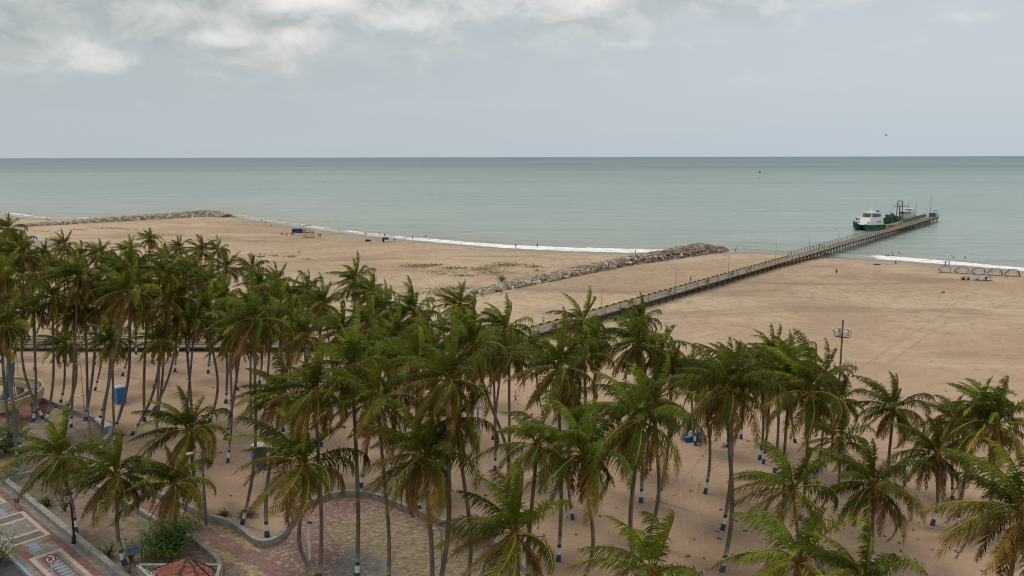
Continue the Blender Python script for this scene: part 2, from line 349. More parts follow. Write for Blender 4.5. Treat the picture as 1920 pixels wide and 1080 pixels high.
# ------------------------------------------------------------------ coconut palms
def leafmat(name, c, var=.3, trans=.16, rnd=.22, spec=.2):
    return M(name, c, .65, var, .9, spec=.06, trans=trans, rnd=rnd)
LM = [leafmat('leaf_young', (.180, .200, .020)), leafmat('leaf_green', (.104, .118, .014)), leafmat('leaf_deep', (.052, .063, .009)), leafmat('leaf_olive', (.150, .122, .017)),
      leafmat('leaf_yellow', (.30, .20, .034)), leafmat('leaf_dead', (.19, .095, .036), trans=.1), leafmat('midrib', (.36, .30, .045), .2, 0),
      leafmat('fibre', (.22, .105, .03), .4, 0), leafmat('old_midrib', (.30, .175, .055), .3, 0)]
WIND = Vector((-.72, -.22, -.02))
def frond(mb, org, az, e0, L, bend, kind, rs, wind=1.0, nl=40, tipm=None):
    """one pinnate leaf; kind = index of leaf material"""
    LW = .060*40/nl; ns = 11; pts = [org.copy()]; T = []; p = org.copy()
    twist = rs.uniform(-.5, .5)
    for i in range(ns):
        s = (i+.5)/ns
        e = e0 - bend*s**1.3
        d = Vector((math.cos(e)*math.cos(az), math.cos(e)*math.sin(az), math.sin(e)))
        d = (d + WIND*(wind*1.15*s**1.35)).normalized(); T.append(d)
        p = p + d*(L/ns); pts.append(p.copy())
    side0 = Vector((-math.sin(az), math.cos(az), 0))
    rib = (6 if e0 < .45 else 1) if kind < 4 else 8
    mb.m = rib; mb.tube(pts, [.045*(1-.85*i/ns)+.006 for i in range(ns+1)], 3, False)
    young = kind == 0 and e0 > .8
    vs, fs, mi = mb.v, mb.f, mb.mi
    for sgn in (-1, 1):
        for k in range(nl):
            s = .13+.87*(k+rs.random()*.7)/nl
            if rs.random() < (.05 if kind < 4 else .22): continue
            q = s*ns; i = min(int(q), ns-1); fr = q-i
            b = pts[i].lerp(pts[i+1], fr); t = T[i]
            sd = side0 - t*side0.dot(t); sd.normalize()
            upn = t.cross(sd); upn = upn if upn.z > 0 else -upn
            prof = (.35+.65*math.sin(math.pi*min(1, .12+s*.95))**.7)
            ln = L*(.275 if not young else .20)*prof*rs.uniform(.72, 1.12)
            dr = rs.uniform(.7, 1.5) if kind < 4 else rs.uniform(.9, 1.6)
            if young: dr *= rs.uniform(.3, .9)
            d1 = (sd*sgn*(.8 if not young else rs.uniform(.25, .6)) + t*rs.uniform(.35, .95) + Vector((0, 0, -dr*.55)) + upn*(.25+twist*.3*sgn) + WIND*(.45*wind) + Vector((rs.gauss(0,.12), rs.gauss(0,.12), rs.gauss(0,.12)))).normalized()
            d2 = (d1 + Vector((0, 0, -dr*1.1)) + WIND*(.7*wind)).normalized()
            wd = LW*(.6+prof*.5)
            wv = t*wd
            m1 = b+d1*(ln*.5); e_ = m1+d2*(ln*.5)
            k0 = len(vs)
            vs += [tuple(b-wv), tuple(b+wv), tuple(m1+wv*.9), tuple(m1-wv*.9), tuple(e_)]
            fs += [(k0, k0+1, k0+2, k0+3), (k0+3, k0+2, k0+4)]
            mm = kind
            if tipm is not None and s > tipm and rs.random() < .75: mm = 5 if kind > 3 or rs.random() < .3 else 4
            mi += [mm, 5 if (tipm is not None and rs.random() < .35) else mm]
def crown_mesh(seed, style='full', nl=60):
    rs = random.Random(seed); mb = MB(); mb.mats = list(LM); mb.m = 0; n = {'full': 23, 'thin': 17, 'young': 18, 'wild': 25}[style]
    for k in range(n):
        u = (k+rs.uniform(-.3, .3))/n; u = min(max(u, 0), 1)
        az = k*2.39996+rs.uniform(-.35, .35)
        e0 = R(80)-R(120)*u**1.0+rs.uniform(-.22, .22)
        L = (3.7+1.35*math.sin(math.pi*min(1, .30+u*.60)))*rs.uniform(.80, 1.10)
        bend = R(48)+R(50)*min(1, u*1.25)+rs.uniform(-.2, .4)
        if u < .2: L *= .90
        if u > .85: bend = R(48)+rs.uniform(-.15, .3)
        if u < .16: kind = rs.choice([0, 0, 1])
        elif u < .34: kind = rs.choice([0, 1, 2])
        elif u < .60: kind = rs.choice([1, 2, 2, 3])
        elif u < .84: kind = rs.choice([1, 2, 3, 3])
        else: kind = rs.choice([3, 4, 3, 5])
        r0 = Vector((math.cos(az), math.sin(az), 0))*.12+Vector((0, 0, .25-.4*u))
        frond(mb, r0, az, e0, L, bend, kind, rs, 1.35-.75*u, nl, tipm=(rs.uniform(.55, 1.1) if u > .5 else None))
    return mb.mesh('crown')
def dead_mesh(seed, n, nl=40, heavy=False):
    rs = random.Random(seed+900); mb = MB(); mb.mats = list(LM)
    for k in range(n):
        az = rs.uniform(0, 6.28); hv = heavy or rs.random() < .45
        e0 = R(-22)-rs.uniform(0, .5); L = rs.uniform(2.6, 3.9)
        r0 = Vector((math.cos(az), math.sin(az), 0))*.15+Vector((0, 0, -.25))
        frond(mb, r0, az, e0, L, R(52)+rs.uniform(-.1, .35), 5 if hv else rs.choice([4, 3, 5]), rs, .25, nl, tipm=.5)
    return mb.mesh('dead_fronds')
def hub_mesh(seed):
    rs = random.Random(seed+300); mb = MB(); mb.mats = list(LM); mb.m = 7
    mb.tube([(0, 0, -.75), (0, 0, -.3), (0, 0, .15), (0, 0, .6)], [.17, .27, .22, .05], 8)
    for k in range(30):
        az = rs.uniform(0, 6.28); e = rs.uniform(-.5, .9); L = rs.uniform(.45, 1.0); mb.m = rs.choice([7, 7, 8, 5])
        d = Vector((math.cos(az)*math.cos(e), math.sin(az)*math.cos(e), math.sin(e))); a = Vector((0, 0, -.1))+d*.15
        mb.tube([a, a+d*L*.6, a+d*L*.8+Vector((0, 0, -L*.35))], [.045, .03, .012], 3, False)
    return mb.mesh('flower_stalks')
def nut_mesh():
    import bmesh
    me = bpy.data.meshes.new('coconut'); bm = bmesh.new(); bmesh.ops.create_icosphere(bm, subdivisions=2, radius=.15)
    for v in bm.verts: v.co.z *= 1.25
    bm.to_mesh(me); bm.free(); me.materials.append(M('green_husk', (.16, .22, .05), .5, .3)); me.polygons.foreach_set('use_smooth', [True]*len(me.polygons)); return me
CR = {'full': [crown_mesh(10+i, 'full') for i in range(7)], 'thin': [crown_mesh(40+i, 'thin') for i in range(3)],
      'young': [crown_mesh(60+i, 'young') for i in range(3)], 'wild': [crown_mesh(80+i, 'wild') for i in range(3)]}
NEARC = {'full': [crown_mesh(110+i, 'full', 72) for i in range(4)], 'wild': [crown_mesh(180, 'wild', 72)], 'young': [crown_mesh(160+i, 'young', 72) for i in range(2)]}
DEAD = [dead_mesh(i, 6) for i in range(4)]; SKIRT = [dead_mesh(20+i, 11, heavy=True) for i in range(3)]
HUB = [hub_mesh(i) for i in range(4)]; NUT = nut_mesh()
def bark_mat():
    m = bpy.data.materials.new('bark'); m.use_nodes = True; t = m.node_tree; t.nodes.clear(); g = N(t)
    out = g.n('ShaderNodeOutputMaterial'); b = g.n('ShaderNodeBsdfPrincipled')
    co = g.n('ShaderNodeTexCoord').outputs['Object']; x, y, z = g.sep(co)
    ring = g.m('SINE', g.m('ADD', g.m('MULTIPLY', z, 38), g.m('MULTIPLY', g.noise(co, 2, 3), 6)))
    nz = g.noise(co, 1.2, 5, .6)
    c = g.mix(g.ramp(nz, .3, .7), (.115, .090, .070), (.225, .180, .145))
    c = g.mix(g.ramp(ring, .3, 1, 0, .45), c, (.070, .054, .042))
    g.put(b.inputs['Base Color'], c); b.inputs['Roughness'].default_value = .9
    g.put(b.inputs['Normal'], g.bump(ring, .5, .03)); t.links.new(b.outputs[0], out.inputs[0]); return m
def pm(n, c): return M(n, c, .75, .18, 5, dirt=tuple(v*.55+.03 for v in c))
TM = [bark_mat(), pm('band_blue', (.036, .075, .185)), pm('band_white', (.70, .67, .59)), pm('band_yellow', (.46, .31, .055)), pm('band_pale_blue', (.16, .235, .32))]
BANDS = [(0, .58, 1), (.58, 1.14, 2), (1.14, 1.44, 1), (1.42, 1.66, 3), (1.66, 2.08, 4)]
prs = random.Random(5)
GROVE = 'coconut palms of the beach grove'
placed = []
def palm(hx, hy, base, label, style='full', sc=1.0, curve=0.0, paint=True, nuts=0, near=False, h=None):
    """hx, hy: sight line of the crown's heart; base: sight line of the foot, or None with a height h"""
    if base:
        b = G(*base); hub = PD(hx, hy, b.y + prs.uniform(-.4, .4))
        ht = hub.z-b.z
    else:
        hub = P(hx, hy, h); b = Vector((hub.x-prs.uniform(-.2, 1.8), hub.y+prs.uniform(-1, 1), 0)); b.z = gz(b.x, b.y)
    placed.append((label, round(hub.z-b.z, 1), round(b.y), round(hub.x-b.x, 1)))
    root = empty('coconut_palm', b, label, 'palm tree', GROVE)
    d = hub-b; Hh = d.z; lean = Vector((d.x, d.y, 0))
    cv_ = Vector((curve if curve else prs.uniform(-.28, .28), prs.uniform(-.2, .2), 0))
    def pt(u):
        w_ = u + .12*math.sin(math.pi*u)*(1 if not curve else .3)*(1-u)*2*.5
        return lean*min(w_, 1.0 if u >= 1 else 1.2)*1.0 + cv_*math.sin(math.pi*u)*1.0 + cv_*.35*math.sin(2*math.pi*u) + Vector((0, 0, Hh*u))
    zs = [0, .58, 1.14, 1.44, 1.70, 2.12]; nseg = 12
    zs += [2.12+(Hh-.35-2.12)*(i+1)/nseg for i in range(nseg)] if Hh > 3.5 else [2.08+.4, max(2.6, Hh-.3)]
    pts, rad, mats = [], [], []
    rr = prs.uniform(.15, .19)*(1 if sc > .85 else .9)
    for i, z in enumerate([-.4]+zs):
        u = z/Hh; q = pt(max(u, 0)); pts.append(Vector((q.x, q.y, z)))
        rad.append(rr*(1+.38*math.exp(-max(z, 0)*3)) * (1-.28*u) if z >= 0 else rr*1.45)
    bm_ = [1]+[k_ for _, _, k_ in BANDS] if paint else [0]*6
    mats = bm_+[0]*(len(pts)-1-len(bm_))
    mb = MB(); mb.mats = list(TM); mb.tube(pts, rad, 8, True, mats); mb.build('trunk', root, True)
    src = NEARC if near else CR; lib = src.get(style, src['full']); c = bpy.data.objects.new('crown', prs.choice(lib)); COL.objects.link(c); c.parent = root
    c.location = d; c.rotation_euler = (prs.uniform(-.08, .08), prs.uniform(-.08, .08), prs.uniform(-.5, .5)); c.scale = (sc*prs.uniform(.92, 1.06)*(1.04 if near else .89),)*3
    sc *= 1.0
    dm = prs.choice(SKIRT if style == 'wild' or 'brown' in label else DEAD)
    if style != 'young':
        o = bpy.data.objects.new('dead_fronds', dm); COL.objects.link(o); o.parent = root; o.location = d; o.rotation_euler[2] = prs.uniform(0, 6.28); o.scale = (sc,)*3
    o = bpy.data.objects.new('flower_stalks', prs.choice(HUB)); COL.objects.link(o); o.parent = root; o.location = d; o.rotation_euler[2] = prs.uniform(0, 6.28); o.scale = (sc,)*3
    for k in range(nuts):
        a = prs.uniform(0, 6.28) if k > 2 else R(250+k*35)
        o = bpy.data.objects.new('coconut', NUT); COL.objects.link(o); o.parent = root; o.location = d+Vector((math.cos(a)*.42, math.sin(a)*.42, -.35-prs.random()*.3)); o.rotation_euler = (prs.uniform(-1, 1), prs.uniform(-1, 1), 0)
    return root
A = palm
# near rows, foot or crown cut by the bottom edge
A(112, 857, (142, 1000), 'coconut palm beside the black lantern post, its crown above the promenade kerb', near=True)
A(217, 892, (235, 1060), 'coconut palm with orange dead frond, between the lantern post and the leafy bush', near=True)
A(327, 907, (322, 1032), 'low coconut palm rising straight out of the leafy bush', near=True, sc=.9)
A(355, 807, (376, 955), 'broad dark-hearted palm behind the curved path wall and lamp', 'full', near=True, sc=1.05)
A(567, 870, (618, 1110), 'large bushy palm with its leaning trunk rising out of the round plaza', 'full', near=True, sc=1.12, nuts=5, curve=-1.2)
A(592, 735, (597, 1108), 'very tall straight palm in the plaza with a black strap round its trunk', sc=1.0, curve=.2)
A(662, 690, (669, 1086), 'tall palm with painted bands standing in the plaza, trunk dead straight', sc=1.0, curve=.15)
A(708, 750, (728, 1110), 'tall palm in the plaza second to the right of the straight banded one', sc=1.1, curve=.25)
A(797, 857, (808, 1135), 'large palm with green coconuts and long reddish dead frond over the plaza', 'wild', near=True, sc=1.18, nuts=6, curve=.2)
A(842, 712, (815, 1135), 'tall slim palm behind the large coconut-bearing plaza palm', sc=1.0, curve=.5)
A(857, 785, (873, 1120), 'palm with a hanging yellow frond at the right rim of the plaza', sc=1.05, curve=.5)
A(965, 1000, (970, 1190), 'fresh green palm with yellow midribs at the bottom edge, right of the plaza', 'full', near=True, sc=1.1)
A(1007, 835, (990, 1110), 'smallish palm with two ripening coconuts, left of a brown-skirted palm', 'young', near=True, sc=.95, nuts=3)
A(1095, 850, (1084, 1110), 'spiky-topped palm trailing a long brown skirt down to its bent trunk', 'wild', near=True, sc=1.1, curve=.8)
A(1222, 1075, None, 'short palm cut by the bottom edge, below the tyre tracks', 'young', near=True, sc=1.1, h=7)
A(1497, 1055, None, 'bushy low palm cut by the bottom edge, under the palm with wide flat fronds', 'young', near=True, sc=1.1, h=7)
A(1615, 1095, None, 'deep green palm tips at the bottom edge right of the bushy low palm', 'full', near=True, sc=1.0, h=7)
A(1915, 965, None, 'biggest palm, dark and windswept, cut by the right edge of the picture', 'full', near=True, sc=1.12, h=10, nuts=3)
A(1047, 690, (1047, 1052), 'very tall straight palm with blue and white foot near the bottom edge', sc=1.12, curve=.2)
A(1095, 668, (1108, 905), 'tall palm immediately right of the very tall straight one', sc=.95)
A(1230, 750, (1207, 1022), 'palm with slightly bowed trunk right of the yellowing palm pair', sc=1.08, curve=.7)
A(1197, 790, (1197, 1085), 'yellowing palm with golden lower fronds in front of its neighbours', 'wild', sc=1.1, curve=-.5, near=True)
A(1195, 645, (1202, 942), 'tall palm with dark brown dead skirt around the upper trunk', 'wild', sc=1.0, curve=.2)
A(1240, 655, (1212, 888), 'palm half hidden behind the brown-skirted tall palm', 'thin', sc=.85)
A(1365, 730, (1354, 1071), 'tallest palm right of the coolers with flared blue and white foot', 'wild', sc=1.12, curve=.5, near=True)
A(1375, 700, (1355, 993), 'palm whose banded trunk crosses just behind the tallest one', sc=1.0, curve=.3)
A(1322, 712, (1322, 925), 'palm leaning right between the coolers and the seated person', sc=.95, curve=.4)
A(1292, 690, (1304, 835), 'palm standing behind the stack of blue coolers', 'thin', sc=.85)
A(1432, 712, (1424, 862), 'dark-trunked palm with full bands right of the seated person', sc=1.0, curve=.2)
A(1392, 680, (1389, 823), 'farther palm with yellow band just left of the dark-trunked one', sc=.9)
A(1462, 690, (1452, 886), 'palm behind the two bushy low palms, bands reaching knee-high sand', sc=.95)
A(1482, 672, (1491, 830), 'farthest palm of the cluster left of the floodlight mast', sc=.85)
A(1480, 712, (1471, 953), 'palm with green-stained band foot above the flat-fronded low palm', sc=.9)
A(1517, 737, (1500, 975), 'tall pale-trunked palm in front of the cluster left of the floodlight mast', sc=1.08, curve=.3, near=True)
A(1548, 700, (1532, 885), 'palm with brown dead skirt hanging behind the pale-trunked tall palm', 'thin', sc=.8)
A(1577, 752, (1562, 863), 'palm directly below the floodlight mast', sc=.85)
A(1575, 827, (1566, 943), 'short palm with shaggy dead trunk below the floodlight mast palm', 'young', sc=.9)
A(1487, 917, (1492, 1078), 'low palm with wide flat yellow-green fronds near the bottom right', 'young', near=True, sc=.98)
A(1637, 912, (1635, 1066), 'umbrella-shaped palm on one clear thin trunk at lower right', 'full', near=True, sc=1.0, curve=.1)
A(1675, 767, (1664, 914), 'palm with golden hanging frond, first of the right-hand row', 'full', sc=1.0, near=True)
A(1757, 855, (1748, 985), 'palm with short stout trunk and white band before the right-hand row', 'full', sc=.98, near=True)
A(1788, 790, (1787, 939), 'palm half hidden in the right-hand row, thin banded foot clear below', 'full', sc=.85)
A(1868, 795, (1850, 1000), 'last palm of the right-hand row near the picture edge', 'full', sc=1.05, near=True)
A(955, 665, (951, 926), 'tall palm with a straight grey trunk left of the walking person', sc=1.0, curve=.1)
A(925, 668, (928, 882), 'slim palm just behind the crooked leaning one', sc=.85, curve=.1)
A(888, 648, (930, 985), 'crooked palm whose trunk sweeps up to the left with an old brown skirt', 'wild', sc=1.0, curve=1.6)
A(1002, 655, (1019, 778), 'palm hidden behind the very tall one, near the walking person', sc=.8)
A(1070, 735, (1074, 974), 'palm buried behind the brown-skirted spiky palm', 'thin', sc=.8)
A(528, 742, (501, 1006), 'yellow-tipped palm leaning right from a banded foot beside the curved path wall', sc=1.0, curve=-.4)
A(480, 600, (454, 983), 'very tall palm with a sinuous trunk rising by the brown bush', sc=.95, curve=.6)
A(510, 612, (480, 852), 'tall palm rising behind the second portable toilet', sc=.95)
A(700, 668, (676, 914), 'palm with banded foot just beyond the plaza wall', sc=.95)
A(642, 620, (602, 837), 'palm leaning right above the plaza, full bands at its foot', sc=1.0)
A(122, 645, (113, 757), 'small shaggy palm with orange dead fronds left of the blue toilet', 'wild', sc=.85)
A(41, 480, (82, 787), 'very tall palm with an S-shaped trunk beside the round ramp', sc=1.0, curve=-1.4)
A(100, 560, (86, 792), 'palm right beside the S-shaped one at the round ramp', sc=.95, curve=.4)
A(140, 590, (120, 777), 'palm with a bent trunk behind the end of the retaining wall', sc=.9, curve=.8)
A(147, 520, (133, 802), 'tall palm leaning right with dangling grey dead fronds', 'wild', sc=1.0)
A(186, 530, (159, 789), 'tall leaning palm behind the thin lamp pole', sc=.95)
A(212, 562, (187, 787), 'leaning palm rising from the heap of white sacks', 'full', sc=1.1, curve=.4)
A(240, 548, (188, 852), 'strongly leaning palm at the curved end of the retaining wall', sc=1.0, curve=-.4)
A(246, 505, (212, 812), 'palm whose curved trunk crosses in front of the blue toilet', sc=1.0, curve=.9)
A(316, 562, (247, 816), 'strongly curved palm right of the blue toilet', 'full', sc=1.1, curve=.9)
A(314, 515, (290, 812), 'leaning palm whose foot hides behind a near crown', sc=1.0, curve=.3)
A(345, 570, (289, 768), 'curved palm between two leaning trunks, pale blue foot', sc=.9, curve=.5)
A(206, 600, (178, 732), 'palm whose banded foot stands left of the blue toilet', sc=.85)
A(172, 548, (177, 684), 'palm near the boardwalk crossed by the fallen pole', sc=.85)
A(248, 570, (229, 705), 'palm with dark blue foot just behind the blue toilet', sc=.85)
A(276, 524, (286, 681), 'palm by the boardwalk right of the blue toilet', sc=.9)
A(318, 620, (288, 727), 'palm with wide flared blue foot beyond the toilet', sc=.8)
A(334, 530, (328, 697), 'palm with all five bands right below the boardwalk', sc=.9)
A(352, 505, (332, 665), 'palm with white-banded foot beside the boardwalk rail', sc=.9)
A(452, 650, (422, 824), 'palm with straight ringed trunk in the open sand right of the toilet', 'young', sc=1.0)
A(448, 590, (446, 732), 'palm on the open sand with a white-painted foot', sc=.85)
A(470, 575, (471, 787), 'palm with dark blue foot near the second portable toilet', sc=.95)
A(390, 588, (392, 792), 'palm with bright orange-brown dead fronds hanging long', 'wild', sc=1.08, curve=.9)
A(366, 600, (345, 812), 'palm trunk behind the broad dark-hearted crown', sc=.85)
A(605, 575, (630, 720), 'palm beyond the plaza palms with pale blue foot', sc=.85)
A(46, 560, (43, 628), 'palm on the sand beyond the boardwalk by the little blue sign', sc=.7)
A(14, 545, (18, 662), 'palm with banded foot at the boardwalk by the left edge', sc=.9)
A(98, 505, (64, 636), 'palm just beyond the boardwalk right of the little blue sign', sc=.9)
A(82, 480, (79, 614), 'palm beyond the boardwalk with a short banded foot', sc=.9)
A(262, 500, (255, 664), 'palm under the boardwalk edge in the thick of the grove', sc=.9)
A(4, 520, (40, 852), 'twin tall palm leaning out of the picture at the left edge', sc=1.0)
A(-2, 590, (22, 838), 'tall palm next to the leaning twin by the round ramp', sc=1.0)
# thick of the grove; feet out of sight
fill = [(16, 430, 19, 1.0, 'topmost palm at the left edge of the picture'), (120, 460, 13, 1, 'crown standing clear above the grove before the small pond'), (33, 458, 17, 1, 'palm under the topmost left-edge crown'),
        (190, 477, 14, 1, 'palm in the back row of the grove, right of the pond'), (245, 468, 13, .9, 'dark rounded crown in the back row of the grove'), (281, 448, 12, .9, 'highest small crown of the back row, in front of the far rocks'),
        (310, 487, 14, 1, 'palm in front of the highest small crown'), (378, 472, 13, 1, 'wide-tipped crown at the right of the back row'), (424, 503, 14, 1.05, 'palm with pale seed stalks and bare grey lower fronds'),
        (474, 505, 14, .95, 'palm in front of the farther floodlight mast'), (336, 465, 12, .8, 'light green crown tucked in the back row'), (408, 470, 12, .85, 'crown between the wide-tipped one and the pale-stalked one'),
        (366, 512, 14, .95, 'palm under the wide-tipped crown'), (110, 505, 14, .95, 'shaded palm under the clear-standing crown'), (60, 512, 15, .95, 'shaded palm right of the S-shaped trunk top'),
        (62, 580, 14, .95, 'palm in front of the boardwalk at far left'), (488, 537, 14, .95, 'palm below the farther floodlight mast'), (520, 528, 13, .95, 'palm left of the football players'),
        (543, 556, 13, .95, 'palm just below the football players'), (577, 548, 13, .95, 'palm at the grove edge right of the football players'), (606, 572, 13, 1, 'bright palm at the edge of the open beach'),
        (544, 606, 13, .95, 'dense crown in the middle of the grove, under the football players'), (572, 632, 14, 1, 'crown with long arching left fronds in mid grove'),
        (665, 527, 14, 1.08, 'lone tall palm standing out against the open beach'), (697, 552, 13, .95, 'lower neighbour of the lone tall palm'), (722, 578, 13, .95, 'palm under the small blue banner'),
        (693, 606, 13, 1, 'palm in front of the low heap of pale stones'), (776, 590, 13.5, 1.1, 'full crown right of the small blue banner'), (742, 640, 14, 1.05, 'yellow-bellied crown in front of the boardwalk bend'),
        (862, 572, 12.5, .95, 'windblown crown nearest the green bush and rocks'), (880, 612, 13, 1.05, 'crown just below the windblown one'), (948, 617, 13, 1.05, 'crown in front of the start of the pier'),
        (783, 682, 14, 1.1, 'large spreading crown right above the blue shade frame'), (818, 650, 13, .9, 'brownish crown beside the boardwalk bend'), 
        (800, 612, 13, .85, 'thin crown left of the boardwalk bend'), (8, 612, 15, .95, 'palm crown cut by the left edge at the boardwalk'), (160, 575, 14, .9, 'crown behind the dangling-frond palm'),
        (275, 580, 14, .9, 'crown between two strongly leaning palms'), (422, 560, 14, .9, 'crown behind the orange-brown palm'), (432, 625, 14, .85, 'crown above the open sand right of the orange-brown palm'),
        (396, 528, 14, .95, 'crown in mid grove below the wide-tipped one'), (1092, 605, 12.5, 1.1, 'crown overlapping the pier, left of two'), (1205, 600, 12.0, .8, 'small crown behind the tall skirted palm near the pier'),
        (525, 575, 14, .95, 'crown in mid grove, left of the dense one'), 
        (222, 505, 14, .9, 'crown tucked behind the toilet palm tops'),
        (150, 480, 14, .9, 'back-row crown immediately right of the clear-standing one'), (345, 590, 14, .9, 'crown left of the orange-brown palm'), (1120, 640, 13, .85, 'crown between the two palms by the pier foot'),
        (0, 480, 17, .95, 'half crown at the left edge under the topmost one'), (210, 640, 12, .8, 'low crown in front of the boardwalk, left of the toilet'), (300, 640, 12, .8, 'low crown in front of the boardwalk right of the toilet'),
        (1262, 690, 13, .8, 'crown behind the coolers palm, leaning on its neighbour'), (1450, 660, 12, .8, 'rear crown of the cluster nearest the open beach'), (1840, 760, 11, .85, 'rear crown of the right-hand row')]
for hx, hy, h, sc, lb in fill:
    A(hx, hy, None, lb, prs.choice(['full', 'full', 'full', 'wild', 'thin']), sc=sc, h=h, paint=True)
if 'DBG' in __import__('os').environ:
    for q in placed: print('PALM', q)
# ------------------------------------------------------------------ pier and boardwalk
dark_wood = M('dark_wood', (.075, .055, .04), .9, .4, 2); deckm = M('deck_boards', (.205, .165, .128), .9, .35, .8, stretch=(1, 1, 1), dirt=(.19, .15, .11))
railm = M('rail_paint', (.24, .20, .12), .8, .3, 1.5); pilem = M('pile', (.20, .19, .17), .9, .35, 1.2)
kblack = M('kerb_black', (.02, .02, .02), .8); kyel = M('kerb_yellow', (.48, .33, .06), .8, .2)
A0 = P(1110, 598, 1.2); A1 = P(1752, 409, 1.5)
dp = Vector((A1.x-A0.x, A1.y-A0.y, 0)).normalized(); nl_ = Vector((-dp.y, dp.x, 0))        # nl_ points to the far (left) side
W = 4.0; DZ = 1.5
tS = (135.5-A0.y)/dp.y; TE = (Vector((A1.x-A0.x, A1.y-A0.y, 0))).dot(dp)+13.0
def pp(t, s, z=0.0): q = A0+dp*t+nl_*s; return Vector((q.x, q.y, z))
shore_t = next(t for t in range(0, 400) if float(ysh(pp(t, 0).x)) < pp(t, 0).y)
root = empty('pier', pp(tS, 0, 0), 'long narrow wooden pier running over the sand out into the sea', 'pier')
off = -Vector(root.location)
def part(mb, name, root, smooth=False, **k):
    o = mb.build(name, root, smooth, **k); o.location = -Vector(root.location); return o
mb = MB().mat(deckm)
step = 3.0; n = int((TE-tS)/step)
for i in range(n):
    a, b = pp(tS+i*step, W/2, DZ-.12), pp(tS+(i+1)*step-.03, W/2, DZ-.12)
    mb.beam(a, b, W, .16)
mb.mat(dark_wood)
for s in (.25, W/2, W-.25): mb.beam(pp(tS, s, DZ-.34), pp(TE, s, DZ-.34), .16, .26)
part(mb, 'deck', root)
for i in range(int((TE-tS)/3.4)):
    t = tS+2+i*3.4; zb = max(gz(*pp(t, 2).xy)-1.0, -4.5)
    mb = MB().mat(pilem if t > shore_t else dark_wood)
    for s in (.2, W-.2): mb.beam(pp(t, s, zb), pp(t, s, DZ-.49), .26)
    mb.beam(pp(t, -.15, DZ-.60), pp(t, W+.15, DZ-.60), .24, .22)
    part(mb, 'pile_bent', root)
def railing(s, t0, t1, sp, hh, mat, postm, mids=(.55,), lean=0):
    mb = MB().mat(postm); t = t0
    while t <= t1+.01:
        mb.beam(pp(t, s, DZ-.04), pp(t, s, DZ+hh), .10); t += sp
    mb.mat(mat); mb.beam(pp(t0, s, DZ+hh+.04), pp(t1, s, DZ+hh+.04), .12, .08)
    for m_ in mids: mb.beam(pp(t0, s-.02, DZ+hh*m_), pp(t1, s-.02, DZ+hh*m_), .05, .09)
    part(mb, 'railing', root)
railing(.08, tS, shore_t+4, 6.0, 1.05, railm, dark_wood)
railing(.08, shore_t+4, TE, 3.0, 1.1, railm, wood, (.28, .62))
railing(W-.08, shore_t-26, TE-62, 3.0, 1.15, M('rail_grey', (.10, .11, .105), .7), M('rail_grey', (.10, .11, .105)), (.5,))
mb = MB(); t = tS; kk = 0
while t < shore_t-26:                                     # low kerb blocks, black and yellow in turn
    mb.mat(kyel if kk % 2 else kblack); mb.beam(pp(t, W-.12, DZ+.09), pp(t+(1.5 if kk % 2 else 1.1), W-.12, DZ+.09), .22, .24); t += 1.5 if kk % 2 else 1.1; kk += 1
part(mb, 'edge_kerb', root)
mb = MB(); mb.mat(M('lane_strip', (.30, .27, .19), .8, .2, 1)); mb.beam(pp(tS, 1.15, DZ-.036), pp(shore_t+4, 1.15, DZ-.036), .12, .012)
part(mb, 'lane_strip', root)
# widened pier head
H0, H1 = TE-70, TE-10
hr = empty('working_platform', pp(H0, W+2, 0), 'widened working platform of the pier head beside the moored boats', 'pier platform')
mb = MB().mat(deckm); mb.beam(pp(H0, W+.03+2.6, DZ-.12), pp(H1-12, W+.03+2.6, DZ-.12), 5.2, .16); mb.mat(dark_wood)
for s in (W+.6, W+4.8): mb.beam(pp(H0, s, DZ-.34), pp(H1-12, s, DZ-.34), .16, .26)
part(mb, 'deck', hr)
for i in range(11):
    t = H0+1.5+i*4.2; mb = MB().mat(dark_wood); mb.beam(pp(t, W+5, -4.5), pp(t, W+5, DZ-.49), .3); mb.beam(pp(t, W+2.5, -4.5), pp(t, W+2.5, DZ-.49), .3); mb.beam(pp(t, W+.3, DZ-.6), pp(t, W+5.1, DZ-.6), .22)
    part(mb, 'pile_bent', hr)
tealf = M('teal_mesh', (.07, .17, .16), .7, .3, 2)
fr_ = empty('mesh_fence', pp(H0+9, W, DZ), 'teal mesh fence with pale posts along the pier head', 'fence')
mb = MB().mat(M('fence_post', (.30, .34, .22), .7)); t = H0+9
while t < H1-4: mb.beam(pp(t, W-.1, DZ-.03), pp(t, W-.1, DZ+2.1), .12); t += 3.2
part(mb, 'post', fr_)
mb = MB().mat(tealf); t = H0+9
while t < H1-4:
    mb.beam(pp(t, W-.1, DZ+2.05), pp(t+3.2, W-.1, DZ+2.05), .06); mb.beam(pp(t, W-.1, DZ+.3), pp(t+3.2, W-.1, DZ+.3), .06)
    for j in range(10): mb.beam(pp(t+j*.32, W-.1, DZ+.3), pp(t+j*.32+.5, W-.1, DZ+2.05), .045)
    for j in range(10): mb.beam(pp(t+j*.32+.5, W-.1, DZ+.3), pp(t+j*.32, W-.1, DZ+2.05), .045)
    t += 3.2
part(mb, 'mesh_panel', fr_)
orange = M('orange_paint', (.55, .20, .05), .7, .2)
